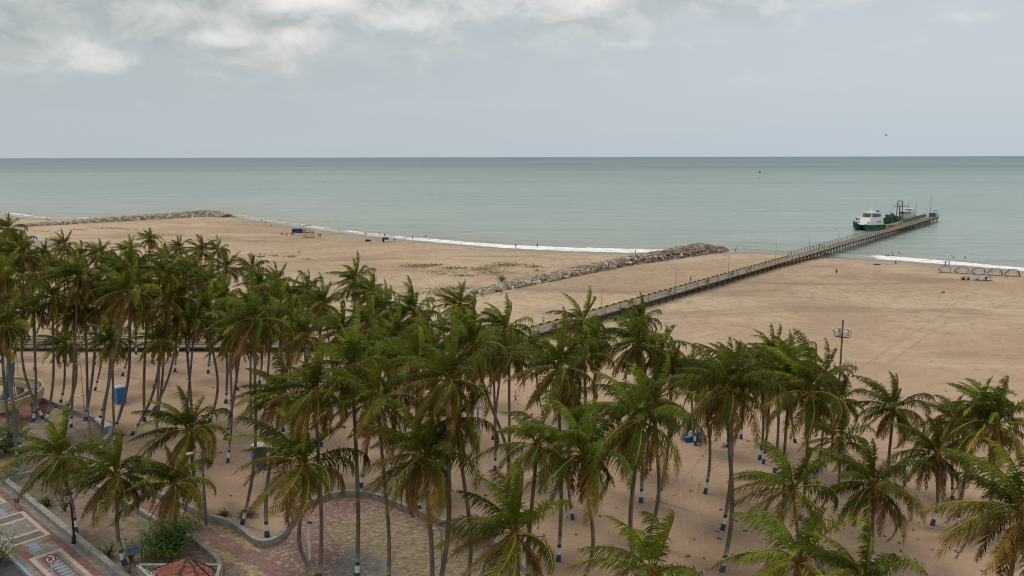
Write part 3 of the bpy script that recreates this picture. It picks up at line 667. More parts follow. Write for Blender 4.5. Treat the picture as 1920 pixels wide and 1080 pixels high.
for q, (px, py, lb) in enumerate([(1663, 427, 'orange gate pillar on the pier nearest the ferry cabin'), (1688, 422, 'orange gate pillar on the pier between the ferry and the trawler')]):
    t = min(np.arange(0, TE, .5), key=lambda t_: abs((pp(t_, W-.5, DZ)-cam.location).dot(Rv)/(pp(t_, W-.5, DZ)-cam.location).dot(Fv)*F+960-px))
    mb = MB().mat(orange); c = pp(t, W-.55, DZ); mb.box((c.x, c.y, DZ+.9), (.75, .75, 1.8)); mb.mat(offw); mb.box((c.x, c.y, DZ+1.87), (.9, .9, .14)); mb.mat(dkmetal); mb.box((c.x, c.y, DZ+.06), (.95, .95, .12))
    mb.build('gate_pillar', label=lb, cat='pillar', group='orange pillars on the pier')
def t_at(px, s): return float(min(np.arange(-40, TE+6, .5), key=lambda t_: abs((pp(t_, s, DZ)-cam.location).dot(Rv)/(pp(t_, s, DZ)-cam.location).dot(Fv)*F+960-px)))
# lamp posts along the pier
def lamp(loc, h, label, arm=1.3, ad=(-1, 0), group='lamp posts along the pier', m_=None, r=.06):
    m_ = m_ or greym; rt = empty('lamp_post', loc, label, 'lamp post', group)
    mb = MB().mat(m_); mb.tube([(0, 0, 0), (0, 0, h*.5), (0, 0, h)], [r*1.5, r, r*.8], 6); mb.build('pole', rt)
    mb = MB().mat(m_); a = Vector((ad[0], ad[1], 0)).normalized()*arm; mb.tube([(0, 0, h-.05), (a.x*.5, a.y*.5, h+.12), (a.x, a.y, h+.1)], .035, 5); mb.build('arm', rt)
    mb = MB().mat(offw); mb.box((a.x*1.12, a.y*1.12, h+.06), (.55, .24, .14), math.atan2(a.y, a.x)); mb.build('lamp_head', rt)
    return rt
for px, lb in [(1129, 'pier lamp post rising above the palms, nearest the shore road'), (1266, 'pier lamp post left of the person walking behind the pier'), (1366, 'pier lamp post over the sand past the rock groyne'), (1454, 'pier lamp post just before the waterline'),
               (1517, 'pier lamp post above the red-shirted people'), (1571, 'first pier lamp post standing over the sea')]:
    t = t_at(px, .3); lamp(pp(t, .3, DZ-.04), 5.6, lb)
bench_m = M('bench_dark', (.05, .045, .045), .8, .3)
def bench():
    rt = empty('bench', (0, 0, 0), 'dark bench', 'bench', 'dark benches along the pier')
    mb = MB().mat(bench_m)
    for k in range(3): mb.box((0, -.15+.16*k, .45), (1.5, .13, .05))
    mb.build('seat', rt)
    mb = MB().mat(bench_m)
    for k in range(3): mb.box((0, .26+.03*k, .6+.17*k), (1.5, .04, .13))
    mb.build('backrest', rt)
    for s in (-.65, .65):
        mb = MB().mat(dkmetal); mb.box((s, -.15, .21), (.06, .06, .42)); mb.box((s, .26, .5), (.06, .05, 1.0)); mb.box((s, .04, .40), (.06, .4, .05)); mb.build('leg', rt)
    return rt
b0 = bench()
for k, (px, lb) in enumerate([(1180, 'dark pier bench nearest the palms'), (1252, 'dark pier bench by the lamp post left of the walker'), (1324, 'dark pier bench just right of the walker behind the pier'), (1370, 'dark pier bench at the lamp post past the groyne'), (1404, 'dark pier bench nearest the waterline')]):
    t = t_at(px, .9); o = b0 if k == 0 else copy_thing(b0)
    o.location = pp(t, .75, DZ-.04); o.rotation_euler[2] = math.atan2(dp.y, dp.x)+math.pi; o['label'] = lb
# low boardwalk from the left joining the pier
bz = .75
B0 = P(-260, 651, bz); B1 = P(900, 651, bz); by = (B0.y+B1.y)/2
root = empty('boardwalk', (B0.x, by, 0), 'low weathered boardwalk running level through the palm grove', 'boardwalk')
mb = MB().mat(deckm); x = B0.x; Bend = pp(tS, 0).x+4.2
while x < Bend: mb.box((x+1.48, by+2, bz-.08), (2.96, 4, .14)); x += 3
mb.mat(dark_wood)
for s in (.15, 3.85): mb.box(((B0.x+Bend)/2, by+s, bz-.28), (Bend-B0.x, .16, .25))
part(mb, 'deck', root)
x = B0.x+1.5
while x < Bend:
    mb = MB().mat(dark_wood); zz = gz(x, by+2)
    for s in (.15, 3.85): mb.box((x, by+s, (bz-.41+zz-.5)/2), (.2, .2, bz-.41-zz+.5))
    part(mb, 'pile_bent', root); x += 3.0
for s, hh in ((3.9, 1.0), (.1, .95)):
    mb = MB().mat(dark_wood); x = B0.x+1
    while x < Bend-3: mb.box((x, by+s, bz+hh/2-.02), (.1, .1, hh)); x += 6
    mb.mat(railm if s < 1 else dark_wood); mb.box(((B0.x+Bend)/2-1.5, by+s, bz+hh+.02), (Bend-B0.x-3, .12, .07)); mb.mat(dark_wood); mb.box(((B0.x+Bend)/2-1.5, by+s+.02, bz+hh*.5), (Bend-B0.x-3, .05, .1))
    part(mb, 'railing', root)
mb = MB().mat(dkmetal); mb.box((0, 0, 1.25), (.05, .05, 2.5)); o = mb
rt = empty('blue_sign', (0, 0, 0), 'small pale blue notice board on a post beyond the boardwalk', 'sign'); q = G(53, 635); rt.location = q
mb.build('post', rt); mb = MB().mat(M('sign_blue', (.12, .27, .36), .6)); mb.box((-.1, -.05, 2.3), (.75, .04, .65)); mb.build('board', rt)

# ------------------------------------------------------------------ rock groynes
rockm = [M('rock_tan', (.35, .265, .185), .95, .35, 1.3, bump=.6, rnd=.25, dirt=(.16, .13, .11)), M('rock_grey', (.29, .235, .18), .95, .35, 1.1, bump=.6, rnd=.3, dirt=(.10, .095, .09)), M('rock_pale', (.48, .42, .34), .95, .25, 1.5, bump=.5, rnd=.2)]
def rock_mesh(seed, mat):
    import bmesh
    rs = random.Random(seed); me = bpy.data.meshes.new('boulder'); bm = bmesh.new(); bmesh.ops.create_icosphere(bm, subdivisions=2, radius=1)
    pl = [(Vector((rs.gauss(0, 1), rs.gauss(0, 1), rs.gauss(0, 1))).normalized(), rs.uniform(.5, .85)) for _ in range(9)]
    for v in bm.verts:
        for nrm, dd in pl:
            k = v.co.dot(nrm)
            if k > dd: v.co -= nrm*(k-dd)
        v.co *= rs.uniform(.95, 1.05); v.co.x *= 1.25; v.co.z *= .78
    bm.to_mesh(me); bm.free(); me.materials.append(mat); return me
RK = [rock_mesh(i, rockm[[0, 0, 1, 1, 2, 0, 1, 0][i]]) for i in range(8)]
def groyne(px_pts, hw, hh, n_ind, n_rest, rr, label, seed):
    rs = random.Random(seed); pts = [G(*p) for p in px_pts]; out = []
    seg = [(pts[i+1]-pts[i]).length for i in range(len(pts)-1)]; tot = sum(seg)
    def at(u):
        d = u*tot
        for i, L in enumerate(seg):
            if d <= L or i == len(seg)-1: f = d/L; return pts[i].lerp(pts[i+1], f), (pts[i+1]-pts[i]).normalized(), (i+f)/(len(seg))
            d -= L
    def lerp(a, u): k = u*(len(a)-1); i = min(int(k), len(a)-2); return a[i]+(a[i+1]-a[i])*(k-i)
    for k in range(n_ind+n_rest):
        u = rs.random(); p, d, w_ = at(u); nn = Vector((d.y, -d.x, 0))
        hw_ = lerp(hw, w_); h_ = lerp(hh, w_); s = rs.triangular(-1.08, 1.08, .15) if rs.random() < .5 else rs.uniform(-1.05, 1.05)
        c = p+nn*(s*hw_); g0 = gz(c.x, c.y); z = g0+h_*max(0, 1-abs(s)**1.7)
        sz = rs.uniform(*rr)*(1 if abs(s) < .9 else .8)
        out.append((s, u, c.x, c.y, z, sz, rs.randrange(8), (rs.uniform(-.5, .5), rs.uniform(-.5, .5), rs.uniform(0, 6.28))))
    return out, at, lerp, pts
def core(mb, at, lerp, hw, hh):
    rows = []
    for i in range(41):
        p, d, w_ = at(i/40); nn = Vector((d.y, -d.x, 0)); a = lerp(hw, w_); h_ = lerp(hh, w_)
        if i in (0, 40): h_ *= .1
        rows.append([Vector(((p+nn*(s*a)).x, (p+nn*(s*a)).y, gz((p+nn*(s*a)).x, (p+nn*(s*a)).y)-.3+(h_-.1)*(1-abs(s)**1.7))) for s in (-1, -.6, -.25, 0, .25, .6, 1)])
    vs = [v for r in rows for v in r]; fs = [(i*7+j, i*7+j+1, (i+1)*7+j+1, (i+1)*7+j) for i in range(40) for j in range(6)]
    mb.add(vs, fs)
def rocks_into(mb, lst):
    for s, u, x, y, z, sz, k, r in lst:
        me = RK[k]; mb.mat(me.materials[0]); Mx = Matrix.Rotation(r[2], 3, 'Z') @ Matrix.Rotation(r[0], 3, 'X') @ Matrix.Rotation(r[1], 3, 'Y')
        mb.add([Vector((x, y, z))+(Mx @ v.co)*sz for v in me.vertices], [tuple(p.vertices) for p in me.polygons])
g2 = [(893, 551), (960, 537), (1060, 517), (1170, 495.5), (1250, 484), (1310, 474), (1352, 469)]
hw2, hh2 = [2.2, 3.0, 3.2, 3.6, 4.6, 5.4, 4.0], [.4, 1.0, 1.3, 1.7, 2.6, 3.0, 1.1]
lst, at_, lp_, _ = groyne(g2, hw2, hh2, 300, 2000, (.28, .82), '', 3)
vis = sorted(lst, key=lambda q: -(q[5]*(1 if q[0] > -.1 else .3)/q[3]))      # those that show largest
GR = 'boulders of the rock groyne beside the pier'
LBS = {0: 'tan boulder of the long rock groyne left of the pier', 1: 'grey boulder of the long rock groyne left of the pier', 2: 'pale boulder of the long rock groyne left of the pier'}
for s, u, x, y, z, sz, k, r in vis[:300]:
    o = bpy.data.objects.new('boulder', RK[k]); COL.objects.link(o); o.location = (x, y, z); o.rotation_euler = r; o.scale = (sz,)*3
    setp(o, LBS[[0, 0, 1, 1, 2, 0, 1, 0][k]], 'boulder', GR)
mb = MB(); rocks_into(mb, vis[300:]); mb.mat(rockm[1]); core(mb, at_, lp_, hw2, hh2)
mb.build('rubble', label='packed tan and grey rubble of the long groyne left of the pier', cat='rubble', kind='stuff')
g1 = [(40, 425), (130, 420), (230, 414), (320, 408.5), (395, 405), (428, 407.5)]
hw1, hh1 = [2.5, 3.2, 4, 5, 6, 5], [.8, 1.2, 1.8, 2.2, 3.0, 1.5]
lst, at_, lp_, _ = groyne(g1, hw1, hh1, 0, 1700, (.4, 1.0), '', 4)
mb = MB(); rocks_into(mb, lst); mb.mat(rockm[1]); core(mb, at_, lp_, hw1, hh1)
mb.build('rock_mound', label='far rock groyne curving along the water at upper left', cat='rubble', kind='stuff')
rs = random.Random(8); mb = MB(); L_ = []
for k in range(90): p = G(rs.gauss(672, 26), rs.gauss(612, 9)); L_.append((0, 0, p.x, p.y, p.z+.1, rs.uniform(.15, .4), rs.choice([2, 4, 2]), (rs.random(), rs.random(), rs.random()*6)))
for k in range(130): p = G(*(lambda a: (870+a*110+rs.gauss(0, 10), 556-a*26+rs.gauss(0, 5)))(rs.random())); L_.append((0, 0, p.x, p.y, p.z+.05, rs.uniform(.12, .35), rs.choice([2, 3, 4, 0]), (rs.random(), rs.random(), rs.random()*6)))
rocks_into(mb, L_); mb.build('scattered_stones', label='loose pale stones scattered on the sand at the landward end of the groyne', cat='stones', kind='stuff')
# ------------------------------------------------------------------ boats
def px_of(v): q = Vector(v)-cam.location; z = q.dot(Fv); return 960+F*q.dot(Rv)/z, 540-F*q.dot(Uv)/z
green = M('hull_green', (.010, .105, .060), .4, .25, 1); dgreen = M('hull_dark', (.006, .03, .022), .5, .3); glass = M('dark_glass', (.02, .025, .03), .12, .1, spec=.8)
def hull(mb, L, B, D, y0=0, nose=.35, mat=green, deckmat=None):
    """hull along +X (bow at L), keel at -0.5; B beam, D height above water"""
    secs = 9; rows = []
    for i in range(secs):
        u = i/(secs-1); x = L*u; k = 1-max(0, (u-(1-nose))/nose)**2.2; rise = .55*max(0, (u-.5)*2)**2; rake = 1.1*(1-k)
        b = B/2*max(k, .03)
        rows.append([Vector((x-rake*.9, y0, -.6)), Vector((x-rake*.4, y0-b*.75, -.1)), Vector((x, y0-b, D+rise)), Vector((x, y0+b, D+rise)), Vector((x-rake*.4, y0+b*.75, -.1))])
    vs = [v for r in rows for v in r]; fs = []
    for i in range(secs-1):
        for j in range(5): fs.append((i*5+j, i*5+(j+1) % 5, (i+1)*5+(j+1) % 5, (i+1)*5+j))
    fs.append((0, 1, 2, 3, 4)); fs.append(tuple((secs-1)*5+j for j in (4, 3, 2, 1, 0)))
    mb.mat(mat).add(vs, fs)
def frustum(mb, b, t, z0, z1):
    vs = [(x, y, z0) for x, y in b]+[(x, y, z1) for x, y in t]
    mb.add(vs, [(0, 3, 2, 1), (4, 5, 6, 7)]+[(i, (i+1) % 4, 4+(i+1) % 4, 4+i) for i in range(4)])
bow = P(1611, 432.5, SEA); ang = math.atan2(-.46, -.88)
ax = Vector((math.cos(ang), math.sin(ang), 0)); L = 14.0
loc = bow-ax*L; loc.z = SEA
fr = empty('catamaran_ferry', loc, 'green and white catamaran ferry moored bow to shore at the pier head', 'boat', rz=ang)
for y0 in (-2.6, 2.6):                                     # two slim hulls
    mb = MB(); hull(mb, L, 2.3, 2.0, y0); mb.mat(dgreen); mb.box((L*.45, y0, -.15), (L*.86, 2.0, .5)); mb.mat(white)
    mb.beam((.5, y0-1.16, 2.1), (L*.62, y0-1.16, 2.15), .07); mb.build('hull', fr)
mb = MB().mat(dgreen); mb.box((L*.43, 0, 1.55), (L*.80, 3.2, .7)); mb.mat(M('deck_green', (.03, .12, .08), .7)); mb.box((L*.43, 0, 2.02), (L*.84, 7.2, .14)); mb.build('bridge_deck', fr)
mb = MB().mat(white); frustum(mb, [(2.2, -3.2), (12.0, -3.0), (12.0, 3.0), (2.2, 3.2)], [(2.6, -2.9), (10.2, -2.5), (10.2, 2.5), (2.6, 2.9)], 2.1, 4.6)
frustum(mb, [(3.4, -2.8), (10.0, -2.4), (10.0, 2.4), (3.4, 2.8)], [(3.6, -2.5), (9.3, -2.1), (9.3, 2.1), (3.6, 2.5)], 4.6, 6.5); mb.box((6.4, 0, 6.6), (6.4, 5.2, .18)); cb = mb.build('cabin', fr)
for k in range(5):
    mb = MB().mat(glass); y = -1.7+k*.85; mb.beam((9.96, y, 4.95), (9.50, y*.96, 6.15), .62, .06, up=(1, 0, 0)); mb.build('window', fr)
for sy in (-1, 1):
    for k in range(5):
        mb = MB().mat(glass); x = 4.4+k*1.05; mb.beam((x, sy*2.72, 5.0), (x, sy*2.60, 6.1), .7, .06, up=(0, 1, 0)); mb.build('window', fr)
    for k in range(3): mb = MB().mat(glass); mb.box((4.2+k*1.0, sy*3.10, 3.2), (.6, .12, .35)); mb.build('porthole', fr)
buoy_m = M('lifebuoy', (.55, .11, .04), .6)
def ring(mb, c, r, tube_, axis):
    n = 14; pts = []
    a = Vector(axis).normalized(); u = a.orthogonal().normalized(); v = a.cross(u)
    for i in range(n+1): an = 6.2832*i/n; pts.append(Vector(c)+u*math.cos(an)*r+v*math.sin(an)*r)
    mb.tube(pts, tube_, 6, False)
for c, axx in (((11.6, -2.4, 3.0), (1, 0, .5)), ((9.0, -3.12, 3.3), (0, -1, .1)), ((11.6, 2.4, 3.0), (1, 0, .5)), ((5.5, -3.2, 4.0), (0, -1, .1))):
    mb = MB().mat(buoy_m); ring(mb, c, .32, .09, axx); mb.build('lifebuoy', fr)
mb = MB().mat(white); mb.tube([(6.6, 0, 6.6), (6.4, 0, 8.3), (6.3, 0, 10.2)], [.28, .2, .07], 6); mb.beam((6.4, -1.1, 8.2), (6.4, 1.1, 8.2), .12); mb.beam((6.4, -.6, 9.1), (6.4, .6, 9.1), .08); mb.box((6.6, 0, 7.7), (.35, 1.5, .22)); mb.build('mast', fr)
mb = MB().mat(M('deck_gear', (.16, .18, .19), .7)); mb.box((3.2, 0, 5.0), (1.6, 3.8, .8)); mb.box((4.4, 1.2, 7.0), (1.2, 1.0, .7)); mb.tube([(8, 1.6, 6.6), (8, 1.6, 8.0)], .05, 4); mb.build('deck_gear', fr)
mb = MB().mat(white)
for y0 in (-3.6, 3.6):
    for x in np.arange(9, 13.6, 1.1): mb.beam((x, y0*.98, 2.2), (x, y0*.98, 3.3), .05)
    mb.beam((9, y0*.98, 3.3), (13.5, y0*.94, 3.4), .06); mb.beam((9, y0*.98, 2.8), (13.5, y0*.94, 2.9), .04)
mb.build('bow_rail', fr)
fr.scale = (1, 1, 1.2)
pb_ = empty('launch', P(1625, 424.5, SEA), 'smaller green-hulled launch with white wheelhouse tucked behind the ferry bow', 'boat', rz=ang)
mb = MB(); hull(mb, 9.5, 3.6, 2.3, 0, .45); mb.mat(white); mb.beam((.5, -1.8, 2.4), (6.5, -1.8, 2.5), .1); mb.build('hull', pb_)
mb = MB().mat(white); frustum(mb, [(3.2, -1.3), (7.0, -1.0), (7.0, 1.0), (3.2, 1.3)], [(3.6, -1.1), (6.2, -.8), (6.2, .8), (3.6, 1.1)], 2.3, 4.6); mb.tube([(4.6, 0, 4.6), (4.5, 0, 6.6)], [.14, .05], 6); mb.build('wheelhouse', pb_)
for q_ in (-.55, .55): mb = MB().mat(glass); mb.beam((6.86, q_, 3.4), (6.50, q_, 4.2), .6, .06, up=(1, 0, 0)); mb.build('window', pb_)
mb = MB().mat(white)
for q_ in (-1.4, 1.4):
    for x in np.arange(5.5, 9, .9): mb.beam((x, q_*(1 if x < 7.5 else .6), 2.5), (x, q_*(1 if x < 7.5 else .6), 3.5), .05)
    mb.beam((5.5, q_, 3.5), (9, q_*.5, 3.6), .06)
mb.build('bow_rail', pb_)
# trawler behind
c = P(1706, 419, SEA); a2 = math.atan2(-.30, -.95)
tr = empty('trawler', c, 'green-decked trawler with rounded white wheelhouse and gantry behind the ferry', 'boat', rz=a2)
mb = MB(); hull(mb, 13.5, 6.0, 1.9, 0, .4, M('trawler_hull', (.02, .09, .055), .6, .3)); mb.mat(M('deck_green', (.03, .12, .08))); mb.box((5.5, 0, 1.95), (10.5, 5.2, .12)); mb.build('hull', tr)
mb = MB().mat(offw); n = 18
for lev, (rx, ry, z0, z1) in enumerate([(3.6, 2.6, 2.0, 3.6), (3.3, 2.3, 3.6, 4.7), (2.7, 1.9, 4.7, 5.5)]):
    rx2, ry2 = [(3.4, 2.4), (2.9, 2.0), (1.6, 1.1)][lev]
    vs = [(4.4-3.0+rx*math.cos(6.2832*i/n), ry*math.sin(6.2832*i/n), z0) for i in range(n)]+[(4.4-3.0+rx2*math.cos(6.2832*i/n), ry2*math.sin(6.2832*i/n), z1) for i in range(n)]
    mb.add(vs, [tuple(range(n))[::-1], tuple(range(n, 2*n))]+[(i, (i+1) % n, n+(i+1) % n, n+i) for i in range(n)])
mb.mat(white); mb.tube([(1.4, 0, 5.5), (1.4, 0, 5.75)], [1.9, 1.9], 14); mb.build('wheelhouse', tr)
for k in range(7): an = -1.2+k*.4; mb = MB().mat(glass); mb.box((1.4+3.28*math.cos(an), 2.32*math.sin(an), 4.15), (.3, .55, .6), an); mb.build('window', tr)
mb = MB().mat(M('gantry', (.10, .085, .07), .8, .3))
for y in (-1.5, 1.5): mb.beam((5.6, y*1.15, 2), (5.6, y*.8, 8.6), .24); 
mb.beam((5.6, -3.4, 6.6), (5.6, 3.4, 6.6), .2); mb.beam((5.6, -1.3, 8.6), (5.6, 1.3, 8.6), .22); mb.beam((5.6, -1.25, 7.6), (5.6, 0, 6.6), .1); mb.beam((5.6, 1.25, 7.6), (5.6, 0, 6.6), .1); mb.beam((5.6, 0, 2), (5.6, 0, 6.6), .3); mb.build('gantry', tr)
mb = MB().mat(M('net_green', (.02, .10, .06), .8, .4)); mb.tube([(9.2, -1.2, 2.2), (9.2, 0, 3.4), (9.2, 1.4, 2.6)], [.7, .9, .6], 8); mb.box((10.6, 0, 2.8), (1.6, 2.6, 1.4)); mb.build('net_heap', tr)
mb = MB().mat(dkmetal)
for q_ in (-1.3, 1.3): mb.beam((5.6, q_, 8.5), (13, 0, 3.0), .04); mb.beam((5.6, q_, 8.5), (-.2, 0, 5.5), .04)
mb.tube([(1.4, 0, 5.7), (1.4, 0, 8.6)], [.08, .04], 5); mb.build('rigging', tr)
mb = MB().mat(rust)
for k in range(16): mb.box((rs.uniform(4, 10.5), rs.uniform(-2.2, 2.2), 2.3+rs.random()*.5), (rs.uniform(.3, 1.2), rs.uniform(.3, .9), rs.uniform(.4, 1.3)), rs.random()*3)
mb.build('deck_gear', tr)
# poles, drums and cabin on the pier head
tr.scale = (1.2, 1.2, 1.3)
for px, hgt_, lb in [(1713, 5.0, 'short bare pole on the pier head beside the tall pair'), (1716, 8.5, 'tall thin pole on the pier head near the trawler'), (1745, 10.0, 'tallest thin pole at the far end of the pier head')]:
    t = t_at(px, W+1.5); mb = MB().mat(dkmetal); mb.tube([(0, 0, 0), (0, 0, hgt_)], [.11, .06], 6); mb.box((0, 0, .05), (.4, .4, .1)); o = mb.build('thin_pole', label=lb, cat='pole', group='poles of the pier head'); o.location = pp(t, W+1.5, DZ-.04)
for px, lb in [(1688, 'grey lamp post at the pier gate'), (1733, 'lamp post halfway along the pier head'), (1749, 'lamp post beside the teal cabin')]:
    t = t_at(px, .3); lamp(pp(t, W-.5, DZ-.04), 4.8, lb, 1.0)
t = t_at(1746, W-1.2); cb = empty('teal_cabin', pp(t, W-1.3, DZ-.04), 'teal portable cabin with white roof at the end of the pier', 'cabin', rz=.6)
mb = MB().mat(M('teal_paint', (.03, .16, .20), .6)); mb.box((0, 0, 1.2), (2.0, 1.7, 2.4)); mb.build('wall', cb); mb = MB().mat(white); mb.box((0, 0, 2.5), (2.1, 1.8, .2), taper=.85); mb.build('roof', cb); mb = MB().mat(dkmetal); mb.box((0, -.86, 1.1), (.8, .04, 1.9)); mb.build('door', cb)
t = TE-1.5; es = empty('end_frame', pp(t, 2, DZ-.04), 'rusty red steel frame at the very tip of the pier', 'steel frame')
mb = MB().mat(M('rusty_red', (.22, .06, .04), .8, .3))
for a_, b_ in ((-.8, -.8), (.8, -.8), (.8, .8), (-.8, .8)): mb.beam((a_, b_, 0), (a_, b_, 3.1), .12)
for z in (1.2, 3.1):
    for a_, b_, c_, d_ in ((-.8, -.8, .8, -.8), (.8, -.8, .8, .8), (.8, .8, -.8, .8), (-.8, .8, -.8, -.8)): mb.beam((a_, b_, z), (c_, d_, z), .1)
mb.box((0, 0, .8), (1.1, 1.1, 1.6)); mb.build('frame', es)
for k, (px, cc, lb) in enumerate([(1708, red, 'red drum by the trawler gangway'), (1714, red, 'second red drum at the pier head, right of the first'), (1728, M('drum_blue', (.05, .12, .22)), 'dark blue drum behind the mesh fence'), (1738, offw, 'white drum near the teal cabin')]):
    t = t_at(px, W+1); mb = MB().mat(cc); mb.tube([(0, 0, 0), (0, 0, .05), (0, 0, .45), (0, 0, .5), (0, 0, .95), (0, 0, 1.0)], [.3, .33, .3, .33, .3, .3], 10); o = mb.build('drum', label=lb, cat='drum', group='drums on the pier head'); o.location = pp(t, W+1, DZ-.04)
# far craft
def smallboat(px, py, L, c, lb, D=None):
    p = P(px, py, SEA); rt = empty('small_boat', p, lb, 'boat', rz=.3); mb = MB(); hull(mb, L, L*.3, L*.12, 0, .4, c); mb.build('hull', rt); mb = MB().mat(c); frustum(mb, [(L*.2, -L*.1), (L*.6, -L*.1), (L*.6, L*.1), (L*.2, L*.1)], [(L*.22, -L*.08), (L*.5, -L*.08), (L*.5, L*.08), (L*.22, L*.08)], L*.12, L*.42); mb.build('cabin', rt)
smallboat(434, 323, 5.5, white, 'tiny white boat far out on the left half of the sea'); smallboat(1422, 324, 6.5, M('boat_teal', (.05, .16, .13)), 'tiny green boat far out above the groyne tip')
mb = MB().mat(black); mb.tube([(0, 0, -.5), (0, 0, .1), (0, 0, .8), (0, 0, 1.3)], [.5, 1.0, .8, .2], 8); o = mb.build('buoy', label='dark mooring buoy just below the tiny green boat', cat='buoy'); o.location = P(1423, 334.5, SEA)
q = PD(1662, 253, 1500); rt = empty('helicopter', q, 'tiny dark helicopter in the sky above the pier head', 'helicopter', rz=.4)
mb = MB().mat(dkmetal); mb.tube([(-1.8, 0, 0), (-1, 0, -.3), (.5, 0, -.4), (1.6, 0, -.3), (2.2, 0, -.1)], [.2, .9, 1.05, .7, .15], 8); mb.build('body', rt, True); mb = MB().mat(dkmetal); mb.tube([(-1.5, 0, .1), (-5.2, 0, .9)], [.3, .12], 6); mb.box((-5.2, 0, 1.4), (.7, .1, 1.3)); mb.build('tail', rt)
mb = MB().mat(dkmetal); mb.tube([(0, 0, .5), (0, 0, 1.1)], .12, 5); mb.box((0, 0, 1.15), (9, .25, .06), .5); mb.box((0, 0, 1.17), (9, .25, .06), 2.1); mb.build('rotor', rt)
# ------------------------------------------------------------------ promenade, planters, plaza (lower left)
brick_red = M('pavers_red', (.185, .095, .075), .9, .3, 3, bump=.2, dirt=(.13, .07, .055)); grey_pav = M('pavers_grey', (.185, .170, .145), .9, .25, 3, bump=.2, dirt=(.12, .11, .095))
dark_pav = M('pavers_dark', (.125, .115, .100), .9, .25, 3); pink = M('pavers_pink', (.40, .30, .26), .85, .15, 3); blue_t = M('pavers_blue', (.20, .26, .33), .8, .15, 4)
brown_t = M('pavers_brown', (.16, .085, .065), .9, .25, 3); yel_t = M('pavers_yellow', (.35, .25, .125), .9, .25, 3, dirt=(.22, .155, .085)); mauve = M('pavers_mauve', (.215, .130, .108), .9, .3, 4)
K0, K1 = P(9, 911), P(213, 1080)
ku = (K1-K0).normalized(); kv = Vector((ku.y, -ku.x, 0))
if kv.dot(P(0, 1060)-K0) < 0: kv = -kv                       # kv points from the planter towards the road
def kk(u, v, z=0.0): q = K0+ku*u+kv*v; return Vector((q.x, q.y, z))
def uv(px, py, z=0.0): q = P(px, py, z)-K0; return q.dot(ku), q.dot(kv)
def sheet(name, poly, z, mat, **k):
    mb = MB().mat(mat); mb.add([(p[0], p[1], z) for p in poly], [tuple(range(len(poly)))])
    a = sum(poly[i][0]*poly[(i+1) % len(poly)][1]-poly[(i+1) % len(poly)][0]*poly[i][1] for i in range(len(poly)))
    if a < 0: mb.f[-1] = mb.f[-1][::-1]
    return mb.build(name, **(k or dict(kind='structure')))
PV = max(uv(0, 1022)[1], uv(50, 1070)[1])                   # width of the paving
ZP = .16
mb = MB().mat(grey_pav); mb.prism([kk(-45, .0)[:2], kk(40, .0)[:2], kk(40, PV)[:2], kk(-45, PV)[:2]][::-1], -.5, ZP); mb.build('promenade_pavement', kind='structure')
def strip(u0, u1, v0, v1, mat, lev, name='pavement_pattern'): return ([kk(u0, v0), kk(u1, v0), kk(u1, v1), kk(u0, v1)], mat, lev)
def addsheets(name, lst):
    mb = MB()
    for poly, mat, lev in lst:
        mb.mat(mat); a = sum(poly[i][0]*poly[(i+1) % len(poly)][1]-poly[(i+1) % len(poly)][0]*poly[i][1] for i in range(len(poly)))
        pl = poly if a > 0 else poly[::-1]; mb.add([(p[0], p[1], ZP+.004*lev) for p in pl], [tuple(range(len(pl)))])
    return mb.build(name, kind='structure')
L_ = [strip(-45, 40, .55, 1.15, brick_red, 1), strip(-45, 40, PV-1.15, PV-.45, brick_red, 1)]
def qd(*pts): return [P(x, y, ZP) for x, y in pts]
def frame(c, mat_out, mat_in, t=.35, lev=2, bars=True):
    """c: four corners; pink frame, grey field"""
    cen = sum(c, Vector())/4; L_.append((c, mat_out, lev))
    def ins(k): 
        r = []
        for i in range(4):
            a, b, d = c[i-1], c[i], c[(i+1) % 4]
            e1 = (a-b).normalized(); e2 = (d-b).normalized(); sn = max(.3, abs(e1.cross(e2).z)); r.append(b+(e1+e2)*(k/sn))
        return r
    L_.append((ins(t), mat_in, lev+1)); return ins
f1 = qd((43.5, 958), (95, 1002), (19.4, 1027), (-36, 981)); ins = frame(f1, pink, grey_pav)
c = ins(.35); 
for a, b in ((.20, .27), (.75, .82)):                        # two cross bars of frame 1
    L_.append(([c[0].lerp(c[1], a), c[0].lerp(c[1], b), c[3].lerp(c[2], b), c[3].lerp(c[2], a)], pink, 4))
L_.append(([c[0].lerp(c[1], .0), c[0].lerp(c[1], .19), c[3].lerp(c[2], .19), c[3].lerp(c[2], 0)], dark_pav, 4))
L_.append(([c[0].lerp(c[1], .83), c[0].lerp(c[1], 1), c[3].lerp(c[2], 1), c[3].lerp(c[2], .83)], dark_pav, 4))
f2 = [P(53.7, 1048.5, ZP), P(115, 1028, ZP)]; dd = ku*14
f2 = [f2[1], f2[1]+dd, f2[0]+dd, f2[0]]; ins = frame(f2, pink, grey_pav); 
c = ins(.62); L_.append((c, brown_t, 4)); c = ins(1.05); L_.append((c, grey_pav, 5))
for k in range(12):
    a = c[0].lerp(c[3], .5)+(c[1]-c[0]).normalized()*(.3+k*.62); e = (c[3]-c[0]).normalized()*.42; u_ = (c[1]-c[0]).normalized()*.36
    L_.append(([a-e, a-e+u_, a+e+u_, a+e], blue_t, 6))
for k in range(3):
    x, y = 51+k*4.6, 1023+k*4.7; L_.append((qd((x, y), (x+16, y-4.8), (x+20, y-1.6), (x+4, y+3.4)), blue_t, 2))
f0 = qd((-8, 925), (14, 941), (-40, 958), (-64, 936)); ins = frame(f0, pink, brown_t)
L_.append((ins(.7), grey_pav, 4))
